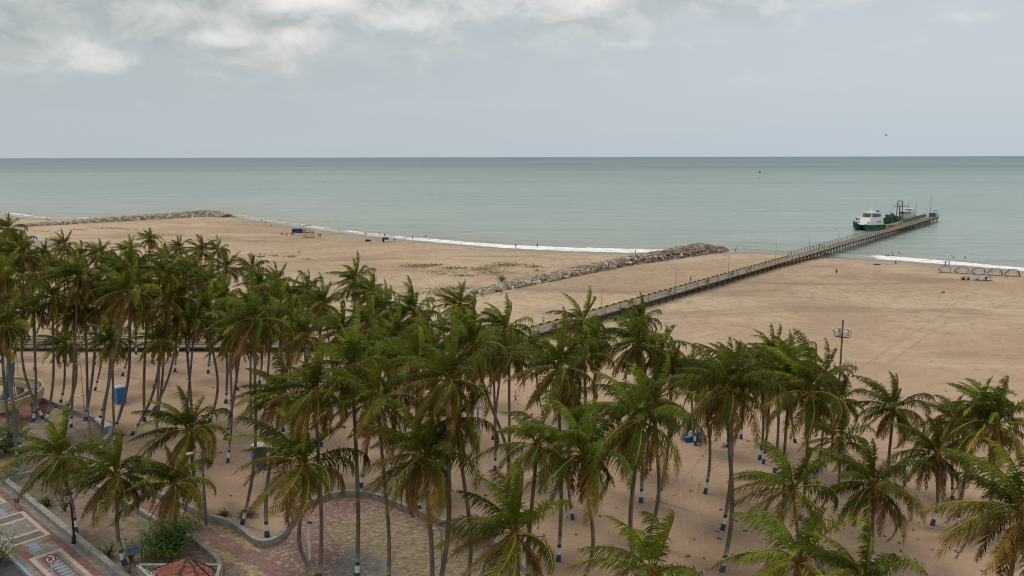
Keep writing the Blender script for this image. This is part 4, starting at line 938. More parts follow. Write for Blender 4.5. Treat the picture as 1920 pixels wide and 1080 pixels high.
for k in range(3): x, y = -10+k*5, 957+k*3.6; L_.append((qd((x, y), (x+13, y-3), (x+17, y-.4), (x+4, y+3)), blue_t, 2))
for u_ in (uv(97, 1015)[0], uv(25, 958)[0]):
    L_.append(([kk(u_-.2, 1.15), kk(u_+.25, 1.15), kk(u_+.25, PV-1.15), kk(u_-.2, PV-1.15)], brick_red, 1))
L_.append((qd((50, 985), (52, 983.5), (56, 986.5), (54, 988)), pink, 5))
addsheets('pavement_pattern', L_)
mb = MB().mat(M('asphalt', (.048, .048, .050), .9, .3, 2, bump=.3)); mb.add([(p.x, p.y, .02) for p in (kk(-60, PV+.3), kk(50, PV+.3), kk(50, PV+14), kk(-60, PV+14))], [(0, 1, 2, 3)][::1]); o = mb.build('road', kind='structure')
mb = MB(); u = -45
while u < 40:                                               # painted kerb stones
    mb.mat(blue_t if int(u/2.4) % 3 else yel_t); a, b = kk(u, PV+.12), kk(u+2.36, PV+.12); mb.beam((a.x, a.y, .09), (b.x, b.y, .09), .24, .19); u += 2.4
mb.build('kerb', kind='structure')
def wall(name, pts, h, th, label, m_=concrete, z0=-.3, cap=.0, cat='low wall'):
    mb = MB().mat(m_); pts = [Vector((p.x, p.y, 0)) for p in pts]; n = len(pts); L, Rr = [], []
    for i in range(n):
        d = (pts[min(i+1, n-1)]-pts[max(i-1, 0)]).normalized(); nn = Vector((-d.y, d.x, 0))*th/2; L.append(pts[i]+nn); Rr.append(pts[i]-nn)
    vs = []
    for i in range(n): vs += [(L[i].x, L[i].y, z0), (Rr[i].x, Rr[i].y, z0), (Rr[i].x, Rr[i].y, h), (L[i].x, L[i].y, h)]
    fs = [(i*4+j, i*4+(j+1) % 4, (i+1)*4+(j+1) % 4, (i+1)*4+j) for i in range(n-1) for j in range(4)]+[(3, 2, 1, 0), tuple((n-1)*4+j for j in range(4))]
    mb.add(vs, fs); return mb.build(name, label=label, cat=cat)
def smooth(pts, it=2):
    for _ in range(it):
        q = [pts[0]]
        for a, b in zip(pts, pts[1:]): q += [a.lerp(b, .25), a.lerp(b, .75)]
        pts = q+[pts[-1]]
    return pts
wall('planter_wall', [kk(-.2, -.25), kk(36, -.25)], .55, .5, 'straight low concrete wall edging the red promenade at lower left')
def poly(px, z=0.0): return [P(x, y, z) for x, y in px]
bedfar = smooth(poly([(9, 908), (60, 889), (120, 893), (200, 925), (257, 960), (310, 992), (360, 1016), (392, 1040), (415, 1062), (412, 1100)]), 2)
wall('bed_wall', bedfar, .5, .35, 'curving concrete wall between the planting bed and the patterned path')
beachw = smooth(poly([(68, 749), (104, 762), (155, 782), (185, 793), (202, 802), (209, 812), (206, 824), (190, 838), (190, 870), (230, 905), (290, 930), (327, 946), (387, 975), (430, 986), (455, 1002), (480, 1024), (505, 1026), (530, 1012), (541, 990), (560, 960), (600, 940), (645, 929), (700, 933), (760, 958), (830, 985), (905, 1014), (960, 1045), (1000, 1090)]), 2)
wall('beach_wall', beachw, .62, .38, 'long snaking grey retaining wall between the paving and the palm sand')
# patterned path and plaza floor under them
pathpoly = [(-40, 872), (68, 755), (104, 768), (155, 788), (185, 798), (203, 812), (190, 836), (188, 870), (230, 908), (290, 934), (327, 950), (387, 979), (430, 990), (455, 1006), (480, 1028), (520, 1060), (600, 1130), (430, 1130), (413, 1064), (392, 1042), (360, 1018), (310, 994), (257, 962), (200, 927), (120, 895), (60, 891), (9, 909)]
sheet('path_paving', poly(pathpoly), .055, M('path_base', (.225, .165, .125), .9, .25, 1.2, dirt=(.19, .12, .095)))
sheet('plaza_floor', [p for p in poly([(480, 1030), (505, 1032), (532, 1016), (544, 992), (562, 964), (602, 944), (645, 933), (700, 937), (760, 962), (830, 989), (905, 1018), (955, 1047), (990, 1130), (590, 1130), (520, 1062)])], .060, mauve)
def tiles(name, org, du, dv, nu, nv, su, sv, rule, z, inside=None):
    mb = MB(); 
    for i in range(nu):
        for j in range(nv):
            mt = rule(i, j)
            if mt is None: continue
            a = org+du*(i*su)+dv*(j*sv)
            c_ = a+du*su/2+dv*sv/2
            if inside and not inside(c_): continue
            mb.mat(mt); g_ = .012; mb.add([(q.x, q.y, z) for q in (a, a+du*(su-g_), a+du*(su-g_)+dv*(sv-g_), a+dv*(sv-g_))], [(0, 1, 2, 3)])
    return mb.build(name, kind='structure')
def inpoly(poly_):
    P_ = [(p.x, p.y) for p in poly_]
    def f(q):
        c = False; j = len(P_)-1
        for i in range(len(P_)):
            if (P_[i][1] > q.y) != (P_[j][1] > q.y) and q.x < (P_[j][0]-P_[i][0])*(q.y-P_[i][1])/(P_[j][1]-P_[i][1])+P_[i][0]: c = not c
            j = i
        return c
    return f
pa, pb = P(385, 984), P(578, 1079); pu = (pb-pa).normalized(); pv = Vector((-pu.y, pu.x, 0))
if (P(360, 1008)-pa).dot(pv) > 0: pv = -pv
pv = -pv                                                    # pv grows toward the lower wall
V2 = abs((P(492, 1080)-pa).dot(pv)); trs = random.Random(3)
brick_pink = M('pavers_rose', (.235, .125, .105), .9, .3, 3)
def rule(i, j):
    v = -4.0+j*.30+.15; u = i*.42; r_ = trs.random()
    if -.30 < v < .30 or V2-.30 < v < V2+.30: return yel_t if r_ < .93 else grey_pav
    if .30 <= v <= .62 or V2-.62 <= v <= V2-.30: return (yel_t if int(u/.84) % 4 == 0 else (grey_pav if int(u/.84) % 2 else brick_pink))
    if .62 < v < V2-.62: return brick_pink if r_ < .85 else grey_pav
    if v <= -.30: return yel_t if (v > -.95 and r_ < .6) else grey_pav
    if v >= V2+.30: return (yel_t if int(u/.84) % 4 == 1 and v < V2+.7 else (grey_pav if int(u/.84) % 2 else brick_pink))
    return grey_pav
inside = inpoly(poly(pathpoly))
tiles('path_tiles', pa-pu*24-pv*4.0, pu, pv, 125, 34, .42, .30, rule, .066, inside)
# plaza: interlocking brown-yellow field with mauve rim and paler zig-zag stones
plz = inpoly([p for p in poly([(600, 996), (668, 964), (712, 962), (800, 990), (880, 1030), (920, 1062), (960, 1120), (780, 1120), (690, 1062), (640, 1030)])])
plall = inpoly(poly([(490, 1036), (505, 1036), (534, 1019), (547, 995), (566, 967), (603, 947), (645, 937), (700, 941), (760, 966), (830, 993), (903, 1022), (952, 1050), (985, 1128), (592, 1128), (524, 1064)]))
stripg = inpoly(poly([(610, 1090), (640, 1040), (660, 1030), (700, 1045), (770, 1095), (770, 1128), (610, 1128)]))
chip = M('pavers_chip', (.33, .245, .185), .9, .2, 4); olive = M('pavers_ochre', (.225, .170, .098), .9, .3, 2)
mb = MB(); org = P(760, 1128); ur, vr = Vector((.82, .57, 0)), Vector((-.57, .82, 0))
for i in range(-70, 120):
    for j in range(-110, 110):
        a = org+ur*(i*.36)+vr*(j*.22)
        if not plall(a): continue
        base_ = olive if plz(a) else mauve
        if stripg(a): base_ = grey_pav
        r_ = trs.random()
        mt = chip if r_ < (.24 if base_ is not grey_pav else .05) else base_
        mb.mat(mt); q = [a, a+ur*.34, a+ur*.34+vr*.10, a+ur*.20+vr*.205, a+vr*.205] if mt is chip else [a, a+ur*.352, a+ur*.352+vr*.212, a+vr*.212]
        mb.add([(p.x, p.y, .068) for p in q], [tuple(range(len(q)))])
mb.build('plaza_tiles', kind='structure')
# planting bed soil
sheet('bed_soil', poly([(12, 913), (60, 893), (120, 897), (200, 929), (257, 964), (310, 996), (360, 1020), (388, 1046), (410, 1068), (408, 1130), (270, 1130), (205, 1075)]), .05, M('soil', (.20, .145, .10), .95, .25, 1.5, bump=.5, dirt=(.13, .095, .065)))
# black lantern post
def lantern():
    rt = empty('lantern_post', P(140, 1019, .1), 'black cast lantern post standing on the promenade wall', 'street lamp')
    mb = MB().mat(black); mb.tube([(0, 0, 0), (0, 0, .15), (0, 0, .5), (0, 0, .8), (0, 0, .95), (0, 0, 3.3), (0, 0, 3.4)], [.26, .24, .15, .11, .09, .075, .1], 10); mb.build('pole', rt, True)
    mb = MB().mat(black); mb.tube([(0, 0, 3.35), (-.1, 0, 3.5), (-.28, 0, 3.55), (-.4, 0, 3.42)], [.07, .06, .05, .1], 8); mb.tube([(-.4, 0, 3.45), (-.4, 0, 3.30)], [.06, .17], 10); mb.build('side_lamp', rt)
    mb = MB().mat(black); mb.tube([(-.12, 0, 3.5), (-.12, 0, 3.9)], .03, 6); mb.mat(M('lantern_glass', (.35, .32, .25), .3)); mb.tube([(-.12, 0, 3.9), (-.12, 0, 4.35)], [.12, .22], 8); lt = mb.build('lantern', rt)
    mb = MB().mat(black); mb.tube([(-.12, 0, 4.35), (-.12, 0, 4.42), (-.12, 0, 4.62), (-.12, 0, 4.8)], [.34, .30, .08, .02], 10); o = mb.build('cap', lt)
lantern()
# no parking sign
sg = empty('parking_sign', kk(uv(101, 1110)[0], uv(101, 1110)[1], ZP), 'round no parking sign with a crossed black P on a white post', 'sign')
sb = Vector(sg.location); top = PD(95.5, 1048, sb.y); hs = top.z-sb.z
mb = MB().mat(white); mb.tube([(0, 0, 0), (0, 0, hs-.3)], .035, 8); mb.build('post', sg)
yaw = math.atan2(-sb.x, -(-sb.y))                          # the face looks toward the hotels
def disc(mb, r, y, n=28, c=(0, 0)):
    vs = [(c[0]+r*math.cos(6.2832*i/n), y, hs+c[1]+r*math.sin(6.2832*i/n)) for i in range(n)]+[(c[0]+r*math.cos(6.2832*i/n), y+.01, hs+c[1]+r*math.sin(6.2832*i/n)) for i in range(n)]
    mb.add(vs, [tuple(range(n)), tuple(range(n, 2*n))[::-1]]+[(i, i+n, (i+1) % n+n, (i+1) % n) for i in range(n)])
RS = .36
mb = MB().mat(red); disc(mb, RS, -.035); mb.mat(white); disc(mb, RS*.80, -.048); 
mb.mat(black)
for cx, cz, w_, h_ in ((-.085, 0, .07, .36), (0, .15, .15, .06), (0, -.005, .15, .06)): mb.box((cx, -.054, hs+cz), (w_, .008, h_))
for k in range(6):
    a = R(-80+k*32); mb.box((.065+.055*math.cos(a), -.054, hs+.072+.078*math.sin(a)), (.06, .008, .06), rot=Matrix.Rotation(-a, 3, 'Y'))
mb.mat(red); mb.box((0, -.060, hs), (RS*1.75, .008, .055), rot=Matrix.Rotation(R(45), 3, 'Y')); mb.build('sign_face', sg)
sg.rotation_euler[2] = .25
# litter bin
lb = empty('litter_bin', P(33, 953, ZP), 'small grey litter bin on two legs beside the promenade wall', 'bin', rz=.6)
mb = MB().mat(M('bin_grey', (.10, .10, .10), .6)); mb.tube([(0, 0, .55), (0, 0, 1.0), (0, 0, 1.05)], [.2, .24, .25], 12); mb.build('basket', lb)
for s in (-.14, .14): mb = MB().mat(greym); mb.box((s, 0, .35), (.04, .04, .7)); mb.build('leg', lb)
# tile-roofed kiosk
zr = 2.9
Kp = [P(258, 1058, zr), P(412, 1058, zr), P(400, 1112, zr), P(312, 1112, zr)]
ks = empty('kiosk', (Kp[0].x, Kp[0].y, 0), 'small kiosk with broken red clay tile roof behind worn parapets', 'kiosk')
def kpart(mb, name, par=None, **k): o = mb.build(name, par or ks, **k); o.location = -Vector(ks.location) if par is None else (0, 0, 0); return o
mb = MB().mat(cream); mb.prism([(p.x, p.y) for p in Kp][::-1], -.2, zr-.55); kpart(mb, 'wall')
mb = MB().mat(concrete)
for i in range(4):
    a, b = Kp[i], Kp[(i+1) % 4]; mb.beam((a.x, a.y, zr-.27), (b.x, b.y, zr-.27), .22, .54)
kpart(mb, 'parapet')
ctr = P(352, 1047.5, zr+.95); base = [Kp[0].lerp(ctr, .32), Kp[1].lerp(ctr, .30), Kp[2].lerp(ctr, .2), Kp[3].lerp(ctr, .2)]
base[1] = Kp[1].lerp(ctr, .22)
rsr = random.Random(2); tilem = M('clay_tile', (.28, .10, .07), .85, .35, 3, bump=.4, dirt=(.16, .075, .055)); mb = MB().mat(tilem)
for i in range(4):
    a, b = base[i], base[(i+1) % 4]; nrow = 17
    for k in range(nrow):
        u = (k+.5)/nrow; foot = a.lerp(b, u); foot = Vector((foot.x, foot.y, zr-.35)); w_ = (b-a).length/nrow*.52
        rdg = ctr if False else Vector((ctr.x, ctr.y, ctr.z)); f_ = 1-abs(2*u-1); end = foot.lerp(rdg, max(.06, f_*.98)*1.0) if f_ < 1 else rdg
        perp = (b-a).normalized(); slope = ((a+b)/2); slope = Vector((ctr.x, ctr.y, ctr.z))-Vector((slope.x, slope.y, zr-.35)); e_ = foot+slope*(f_)
        if (e_-foot).length < .2: continue
        if rsr.random() < .08: continue
        ns_ = max(2, int((e_-foot).length/.38))
        for s_ in range(ns_):
            p0, p1 = foot.lerp(e_, s_/ns_), foot.lerp(e_, (s_+1.12)/ns_); mb.tube([p0+Vector((0, 0, .05)), p1+Vector((0, 0, .02))], [w_*1.05, w_*.85], 6, True)
mb.mat(M('roof_felt', (.09, .055, .045), .9)); mb.add([(p.x, p.y, zr-.42) for p in base]+[(ctr.x, ctr.y, ctr.z-.08)], [(0, 1, 4), (1, 2, 4), (2, 3, 4), (3, 0, 4)])
rf = kpart(mb, 'roof')
mb = MB().mat(M('ridge_dark', (.06, .045, .04), .95, .4, 6)); q = ctr.lerp((base[1]+base[2])/2, .0)
for i in range(4):
    e = Vector((base[i].x, base[i].y, zr-.3)); prev = ctr+Vector((0, 0, .08))
    for k in range(1, 9): nx_ = (ctr+Vector((0, 0, .08))).lerp(e+Vector((0, 0, .1)), k/8)+Vector((rsr.uniform(-.06, .06), 0, 0)); mb.beam(prev, nx_, rsr.uniform(.10, .17), .1); prev = nx_
mb.build('ridge', rf)
mb = MB().mat(offw)
for k in range(14): u, v = rsr.random(), rsr.random(); p = Kp[0].lerp(Kp[3], v*.6).lerp(ctr, .06+u*.2); mb.box((p.x, p.y, zr-.3), (rsr.uniform(.1, .4), rsr.uniform(.1, .25), .08), rsr.random()*3)
kpart(mb, 'roof_rubble')
# dented blue and grey awning frame + wheel beside the kiosk
ac = empty('awning_frame', P(250, 1074, .1), 'weathered blue-grey folded awning frame at the kiosk corner', 'awning frame')
mb = MB().mat(M('awning_blue', (.10, .14, .19), .7, .3)); mb.box((.3, 0, 2.2), (1.0, .5, .12), .5); mb.box((.1, -.2, 1.9), (.9, .08, .6), .5); mb.build('cover', ac); mb = MB().mat(dkmetal); mb.beam((-.3, 0, 0), (0, 0, 2.1), .06); mb.beam((.7, .1, 0), (.7, .2, 2.1), .06); ring(mb, (-.1, -.4, 1.3), .36, .045, (.2, -1, .3)); mb.build('frame', ac)
# round concrete ramp with blue slide
rc = G(-58, 781); rc = Vector((rc.x, rc.y, 0)); rp_ = empty('round_ramp', rc, 'raised round concrete ramp on square pillars at the left edge', 'ramp')
RO, RI = 8.4, 6.7; zd = 2.35; nseg = 56; conc = cream
top = PD(60, 733, rc.y); 
def arc(r, z, i): a = 2*math.pi*i/nseg; return (r*math.cos(a), r*math.sin(a), z)
mb = MB().mat(cream)
for r_a, r_b, z0, z1, i0, i1 in ((RO, RO-.18, zd-.5, zd+.55, 0, nseg), (RI+.16, RI, zd-.3, zd+.5, 0, nseg)):
    vs = []; 
    for i in range(i0, i1+1): vs += [arc(r_a, z0, i), arc(r_b, z0, i), arc(r_b, z1, i), arc(r_a, z1, i)]
    mb.add(vs, [(i*4+j, i*4+(j+1) % 4, (i+1)*4+(j+1) % 4, (i+1)*4+j) for i in range(i1-i0) for j in range(4)])
mb.build('parapet', rp_)
mb = MB().mat(M('ramp_deck', (.17, .155, .13), .95, .5, 1.2, dirt=(.05, .045, .04))); vs = []
for i in range(nseg+1): vs += [arc(RO-.181, zd-.3, i), arc(RI+.161, zd-.3, i), arc(RI+.161, zd+.1, i), arc(RO-.181, zd+.1, i)]
mb.add(vs, [(i*4+j, i*4+(j+1) % 4, (i+1)*4+(j+1) % 4, (i+1)*4+j) for i in range(nseg) for j in range(4)]); mb.build('deck', rp_)
for k in range(12):
    a = 2*math.pi*(k+.4)/12; mb = MB().mat(concrete); mb.box(((RO+RI)/2*math.cos(a), (RO+RI)/2*math.sin(a), zd/2-.4), (.6, .75, zd+.19), a); mb.build('pillar', rp_)
sheet('ramp_floor', [(rc.x+9.5*math.cos(6.2832*i/30), rc.y+9.5*math.sin(6.2832*i/30)) for i in range(30)], .07, M('red_floor', (.22, .095, .07), .9, .25, 1, dirt=(.14, .08, .06)))
sl_ = G(2, 785); rt = empty('slide', (sl_.x+.1, sl_.y+1.5, 0), 'tall curved pale blue slide rising above the round ramp', 'slide')
mb = MB().mat(M('slide_blue', (.10, .27, .33), .5, .2, 1, dirt=(.14, .22, .24))); prof = [(-1.6, .3), (-1.0, .9), (-.5, 1.9), (-.1, 3.2), (.35, 4.6), (.55, 5.9), (.6, 6.5)]
for (x0, z0), (x1, z1) in zip(prof, prof[1:]):
    mb.add([(x0, -.7, z0), (x0, .7, z0), (x1, .7, z1), (x1, -.7, z1), (x0+.1, -.7, z0-.06), (x0+.1, .7, z0-.06), (x1+.1, .7, z1-.06), (x1+.1, -.7, z1-.06)], [(0, 1, 2, 3), (7, 6, 5, 4), (0, 3, 7, 4), (1, 5, 6, 2)])
    for s in (-.7, .7): mb.add([(x0, s, z0), (x1, s, z1), (x1+.35, s*1.12, z1+.25), (x0+.3, s*1.12, z0+.3)], [(0, 1, 2, 3)]); 
mb.build('chute', rt); 
for s in (-.5, .5): mb = MB().mat(greym); mb.beam((.8, s, 0), (.6, s, 6.2), .1); mb.build('leg', rt)
# lamp posts in the sand
lamp(G(387, 986), 6.8, 'tall grey lamp post against the curved path wall by the broad palm', .9, (-.8, -.6), 'grey park lamp posts', M('post_grey', (.15, .145, .14), .7, .2), .10)
lamp(G(172, 852), 6.6, 'grey lamp post behind the two near-left palms', .7, (-.9, -.3), 'grey park lamp posts', M('post_grey', (.15, .145, .14)), .09)
lamp(G(160, 790), 7.2, 'thin pale lamp pole between the leaning palms at the wall', .6, (-1, 0), 'grey park lamp posts', greym, .045)
lamp(G(37, 733), 5.6, 'thin lamp pole behind the round ramp', .5, (-1, .2), 'grey park lamp posts', greym, .05)
lamp(P(829, 1110), 5.0, 'lamp post with drooping grey head at the bottom edge of the plaza', .5, (-.9, -.4), 'grey park lamp posts', greym, .06)
# floodlight masts
def mast(base, hgt_, hr, label, ring_r, pole_ext, leds=6, m_=None):
    rt = empty('floodlight_mast', base, label, 'floodlight mast', 'floodlight masts'); m_ = m_ or M('mast_grey', (.11, .105, .095), .7)
    mb = MB().mat(m_); mb.tube([(0, 0, 0), (0, 0, hgt_*.5), (0, 0, hgt_)], [.16, .13, .10], 8); mb.build('pole', rt)
    mb = MB().mat(dkmetal); ring(mb, (0, 0, hr), ring_r, .05, (0, 0, 1)); ring(mb, (0, 0, hr-.1), ring_r*.6, .04, (0, 0, 1))
    for k in range(4): a = k*1.5708+.4; mb.beam((0, 0, hr-.05), (ring_r*math.cos(a), ring_r*math.sin(a), hr), .05)
    mb.build('ring', rt)
    for k in range(leds):
        a = 2*math.pi*k/leds+.5; c = Vector((math.cos(a)*ring_r*1.12, math.sin(a)*ring_r*1.12, hr+.48)); Mx = Matrix.Rotation(a, 3, 'Z') @ Matrix.Rotation(R(20), 3, 'Y')
        mb = MB().mat(white); mb.box(c, (.10, .42, .78), rot=Mx); mb.mat(M('lamp_back', (.30, .24, .16), .7)); mb.box(c-Vector((math.cos(a), math.sin(a), 0))*.09, (.09, .32, .55), rot=Mx); mb.build('floodlight', rt)
gm = G(1570, 775); tp = PD(1579, 600, gm.y); mast(gm, tp.z-gm.z, tp.z-gm.z-2.0, 'tall floodlight mast with a ring of white lamps on the open beach', .95, 2)
gm = G(493, 560); tp = PD(491, 480, gm.y); mast(gm, tp.z-gm.z, tp.z-gm.z-.1, 'farther floodlight mast peeking over the grove with angled white lamps', .9, 0, 4, M('mast_pale', (.42, .42, .40), .6))
# portable toilets
def toilet(px, py, rz, label, door):
    rt = empty('portable_toilet', G(px, py), label, 'portable toilet', 'portable toilets', rz)
    mb = MB().mat(blue); mb.box((0, 0, 1.1), (1.15, 1.2, 2.05)); mb.box((0, 0, .05), (1.25, 1.3, .12))
    for z in (.75, 1.4): mb.box((0, 0, z), (1.19, 1.24, .05))
    mb.build('wall', rt); mb = MB().mat(M('roof_white', (.50, .52, .54), .5, .08)); mb.box((0, 0, 2.2), (1.24, 1.3, .16)); mb.box((0, 0, 2.34), (1.15, 1.2, .14), taper=.6); mb.tube([(.3, .3, 2.3), (.3, .3, 2.6)], .06, 6); mb.build('roof', rt)
    mb = MB().mat(door); mb.box((0, -.65, 1.12), ((1.12 if 'grey' in door.name else .82), .06, 1.95)); dr = mb.build('door', rt); mb = MB().mat(offw); mb.box((.28, -.665, 1.1), (.06, .03, .16)); mb.box((0, -.66, 1.6), (.4, .02, .22)); mb.build('handle', dr)
toilet(226, 755, .75, 'blue portable toilet with white roof standing in the palm sand', M('door_blue', (.025, .16, .42), .5)); toilet(486, 872, .70, 'portable toilet with dark grey door beside the brown-trunked palms', M('door_grey', (.07, .075, .08), .5))
# ------------------------------------------------------------------ shrubs
def shrub(loc, r, h, n, label, mat, trunk=True, seed=0, ls=.16, cat='shrub', fill_=1.0, name='leafy_shrub'):
    rs = random.Random(seed); rt = empty(name, loc, label, cat); tips = []
    mb = MB().mat(M('twig', (.13, .095, .065), .9))
    for k in range(14):
        a = rs.uniform(0, 6.28); e = rs.uniform(.35, 1.4); L = h*rs.uniform(.5, 1.0); d = Vector((math.cos(a)*math.cos(e)*r/h*1.3, math.sin(a)*math.cos(e)*r/h*1.3, math.sin(e)))
        m1 = d*L*.5+Vector((rs.uniform(-.1, .1), rs.uniform(-.1, .1), .1)); e1 = d*L; mb.tube([(0, 0, 0), m1, e1], [.05, .03, .012], 4, False); tips += [m1.lerp(e1, .4), e1]
        for q in range(3): t_ = m1.lerp(e1, rs.random()); f_ = t_+Vector((rs.uniform(-.5, .5)*r, rs.uniform(-.5, .5)*r, rs.uniform(-.1, .35)*h)); mb.tube([t_, f_], [.018, .008], 3, False); tips.append(f_)
    mb.build('branches', rt)
    mb = MB(); mb.mats = list(mat)
    for k in range(n):
        t_ = rs.choice(tips); c = t_+Vector((rs.gauss(0, .17), rs.gauss(0, .17), rs.gauss(0, .13)))*r*fill_; mb.m = rs.randrange(len(mat))
        a = rs.uniform(0, 6.28); b_ = rs.uniform(-.7, .7); u = Vector((math.cos(a), math.sin(a), b_)).normalized()*ls; v = Vector((-math.sin(a), math.cos(a), rs.uniform(-.5, .5))).normalized()*ls*.5
        mb.add([c, c+u*.5+v, c+u, c+u*.5-v], [(0, 1, 2, 3)])
    mb.build('foliage', rt)
LG = [M('shrub_light', (.13, .22, .035), .5, .2, trans=.25), M('shrub_mid', (.075, .14, .025), .5, .2, trans=.25), M('shrub_dark', (.04, .085, .02), .5, .2, trans=.2)]
shrub(P(326, 1040), 2.2, 3.1, 2300, 'bright leafy bush around the low palm in the planting bed', LG[:2], seed=1, ls=.2)
shrub(P(296, 1030), 1.6, 2.7, 900, 'left half of the leafy growth between the bed palms, thinner than the bush', LG[:2], seed=2, ls=.2)
shrub(P(245, 1052), 1.2, 2.2, 170, 'sparse twiggy shrub with few yellowish leaves beside the banded palm foot', [LG[0], M('shrub_yellow', (.22, .20, .05), .5)], seed=3)
shrub(P(205, 1045), .8, 1.5, 130, 'small low shrub with yellow-green sprigs in the planting bed', LG[:1], seed=4)
shrub(P(122, 960), .9, 2.6, 60, 'bare young tree with thin branches under the first near palm', LG[1:2], seed=5, cat='young tree')
shrub(P(90, 950), .7, 1.2, 220, 'small green shrub at the foot of the bare young tree', LG, seed=6)
shrub(P(10, 850), 2.4, 3.0, 2600, 'dense dark green shrub by the round ramp at the left edge', LG[1:], seed=7, ls=.2, fill_=1.3)
shrub(P(18, 900, 0), 2.0, 1.9, 700, 'pale green shrub at the left edge below the dense one', LG[:2], seed=8)
shrub(P(-2, 1052, 0), 1.6, 2.6, 500, 'leafy branch tips over the road at the lower left corner', LG, seed=9)
shrub(P(5, 775), 1.6, 2.2, 800, 'dark bush growing inside the round ramp', LG[1:], seed=10)
shrub(G(16, 640), 2.2, 5.5, 900, 'broad-leaved small tree at the left edge by the boardwalk', LG[1:], seed=11, ls=.3, cat='small tree')
shrub(G(941, 527), 1.5, 1.6, 900, 'round green bush growing on the landward end of the rock groyne', LG[1:], seed=12)
shrub(G(465, 968), .8, .6, 260, 'low brown-green weed beside the sinuous palm foot', [LG[2], M('dry_weed', (.16, .10, .05), .8)], seed=13, cat='weed')
shrub(G(418, 968), .5, .5, 140, 'small reddish-brown weed on the sand by the path wall', [M('red_weed', (.20, .07, .03), .8), LG[1]], seed=14, cat='weed')
shrub(G(228, 818), .9, .7, 60, 'dry twig heap beside the banded foot behind the wall', [M('dry_weed', (.16, .10, .05))], seed=15, cat='twigs')
# creeping beach grass
rs = random.Random(21); mb = MB().mat(M('beach_grass', (.26, .22, .10), .8, .3, 1, trans=.1))
pat = [(780, 499, 32, 4, 260), (815, 497, 20, 3, 160), (850, 503, 28, 3, 170), (905, 505, 36, 5, 300), (950, 497, 40, 4, 330), (1000, 500, 22, 4, 120), (870, 517, 26, 3, 110), (925, 512, 40, 5, 160), (830, 512, 40, 4, 110), (545, 481, 14, 2, 90), (513, 480, 8, 1.3, 50), (575, 486, 14, 1.2, 50),
       (200, 428, 34, 3, 180), (90, 434, 30, 2, 70), (150, 431, 20, 2, 60), (240, 430, 26, 2, 70), (300, 441, 50, 3, 110), (830, 548, 40, 8, 420), (860, 541, 25, 4, 220), (1010, 508, 12, 3, 40), (770, 552, 20, 5, 150), (1010, 520, 40, 3, 40)]
for px, py, sx, sy, n in pat:
    for k in range(int(n*1.1)):
        p = G(rs.gauss(px, sx*.5), rs.gauss(py+(0), sy*.5)); a = rs.uniform(0, 6.28); l = rs.uniform(.10, .30)
        mb.add([p+Vector((math.cos(a), math.sin(a), 0))*.24+Vector((0, 0, .02)), p-Vector((math.cos(a), math.sin(a), 0))*.3+Vector((0, 0, .02)), p+Vector((math.cos(a+1), math.sin(a+1), 0))*.25+Vector((0, 0, l))], [(0, 1, 2)])
mb.build('beach_grass', label='thin patches of creeping grass on the open sand', cat='grass', kind='stuff')
# pond, tyre tracks
sheet('pond', [G(x, y)+Vector((0, 0, .03)) for x, y in [(50, 449), (60, 443), (78, 441), (92, 446), (86, 450), (66, 452)]], .06, M('pond_water', (.30, .35, .37), .15, .1))
trk = M('track_sand', (.37, .265, .178), .95, .15, 2, bump=.4)
mb = MB().mat(trk)
for pts in ([(1345, 815), (1318, 850), (1290, 885), (1276, 905), (1276, 930), (1281, 965), (1285, 1000), (1290, 1040)], [(1370, 850), (1325, 885), (1305, 910), (1304, 940), (1312, 985), (1322, 1035)], [(1598, 700), (1640, 670), (1680, 645), (1720, 620), (1770, 585), (1800, 560)], [(1622, 715), (1665, 680), (1700, 655), (1740, 628), (1790, 590)]):
    q = smooth([G(*p) for p in pts], 3)
    for a, b in zip(q, q[1:]):
        d = (b-a).normalized(); nn = Vector((-d.y, d.x, 0))*.13; za, zb_ = gz(a.x, a.y)+.035, gz(b.x, b.y)+.035
        mb.add([(a.x-nn.x, a.y-nn.y, za), (b.x-nn.x, b.y-nn.y, zb_), (b.x+nn.x, b.y+nn.y, zb_), (a.x+nn.x, a.y+nn.y, za)], [(3, 2, 1, 0)])
mb.build('sand_tracks', kind='structure')
mb = MB().mat(M('husk', (.13, .085, .055), .95, .4)); 
for k in range(420):
    p = G(rs.uniform(200, 1920), rs.uniform(640, 1075)); s = rs.uniform(.04, .14); mb.box((p.x, p.y, p.z+s*.3), (s*rs.uniform(1, 3.5), s, s*.6), rs.random()*6.28)
mb.build('leaf_litter', label='dark husks and leaf bits scattered on the grove sand', cat='litter', kind='stuff')
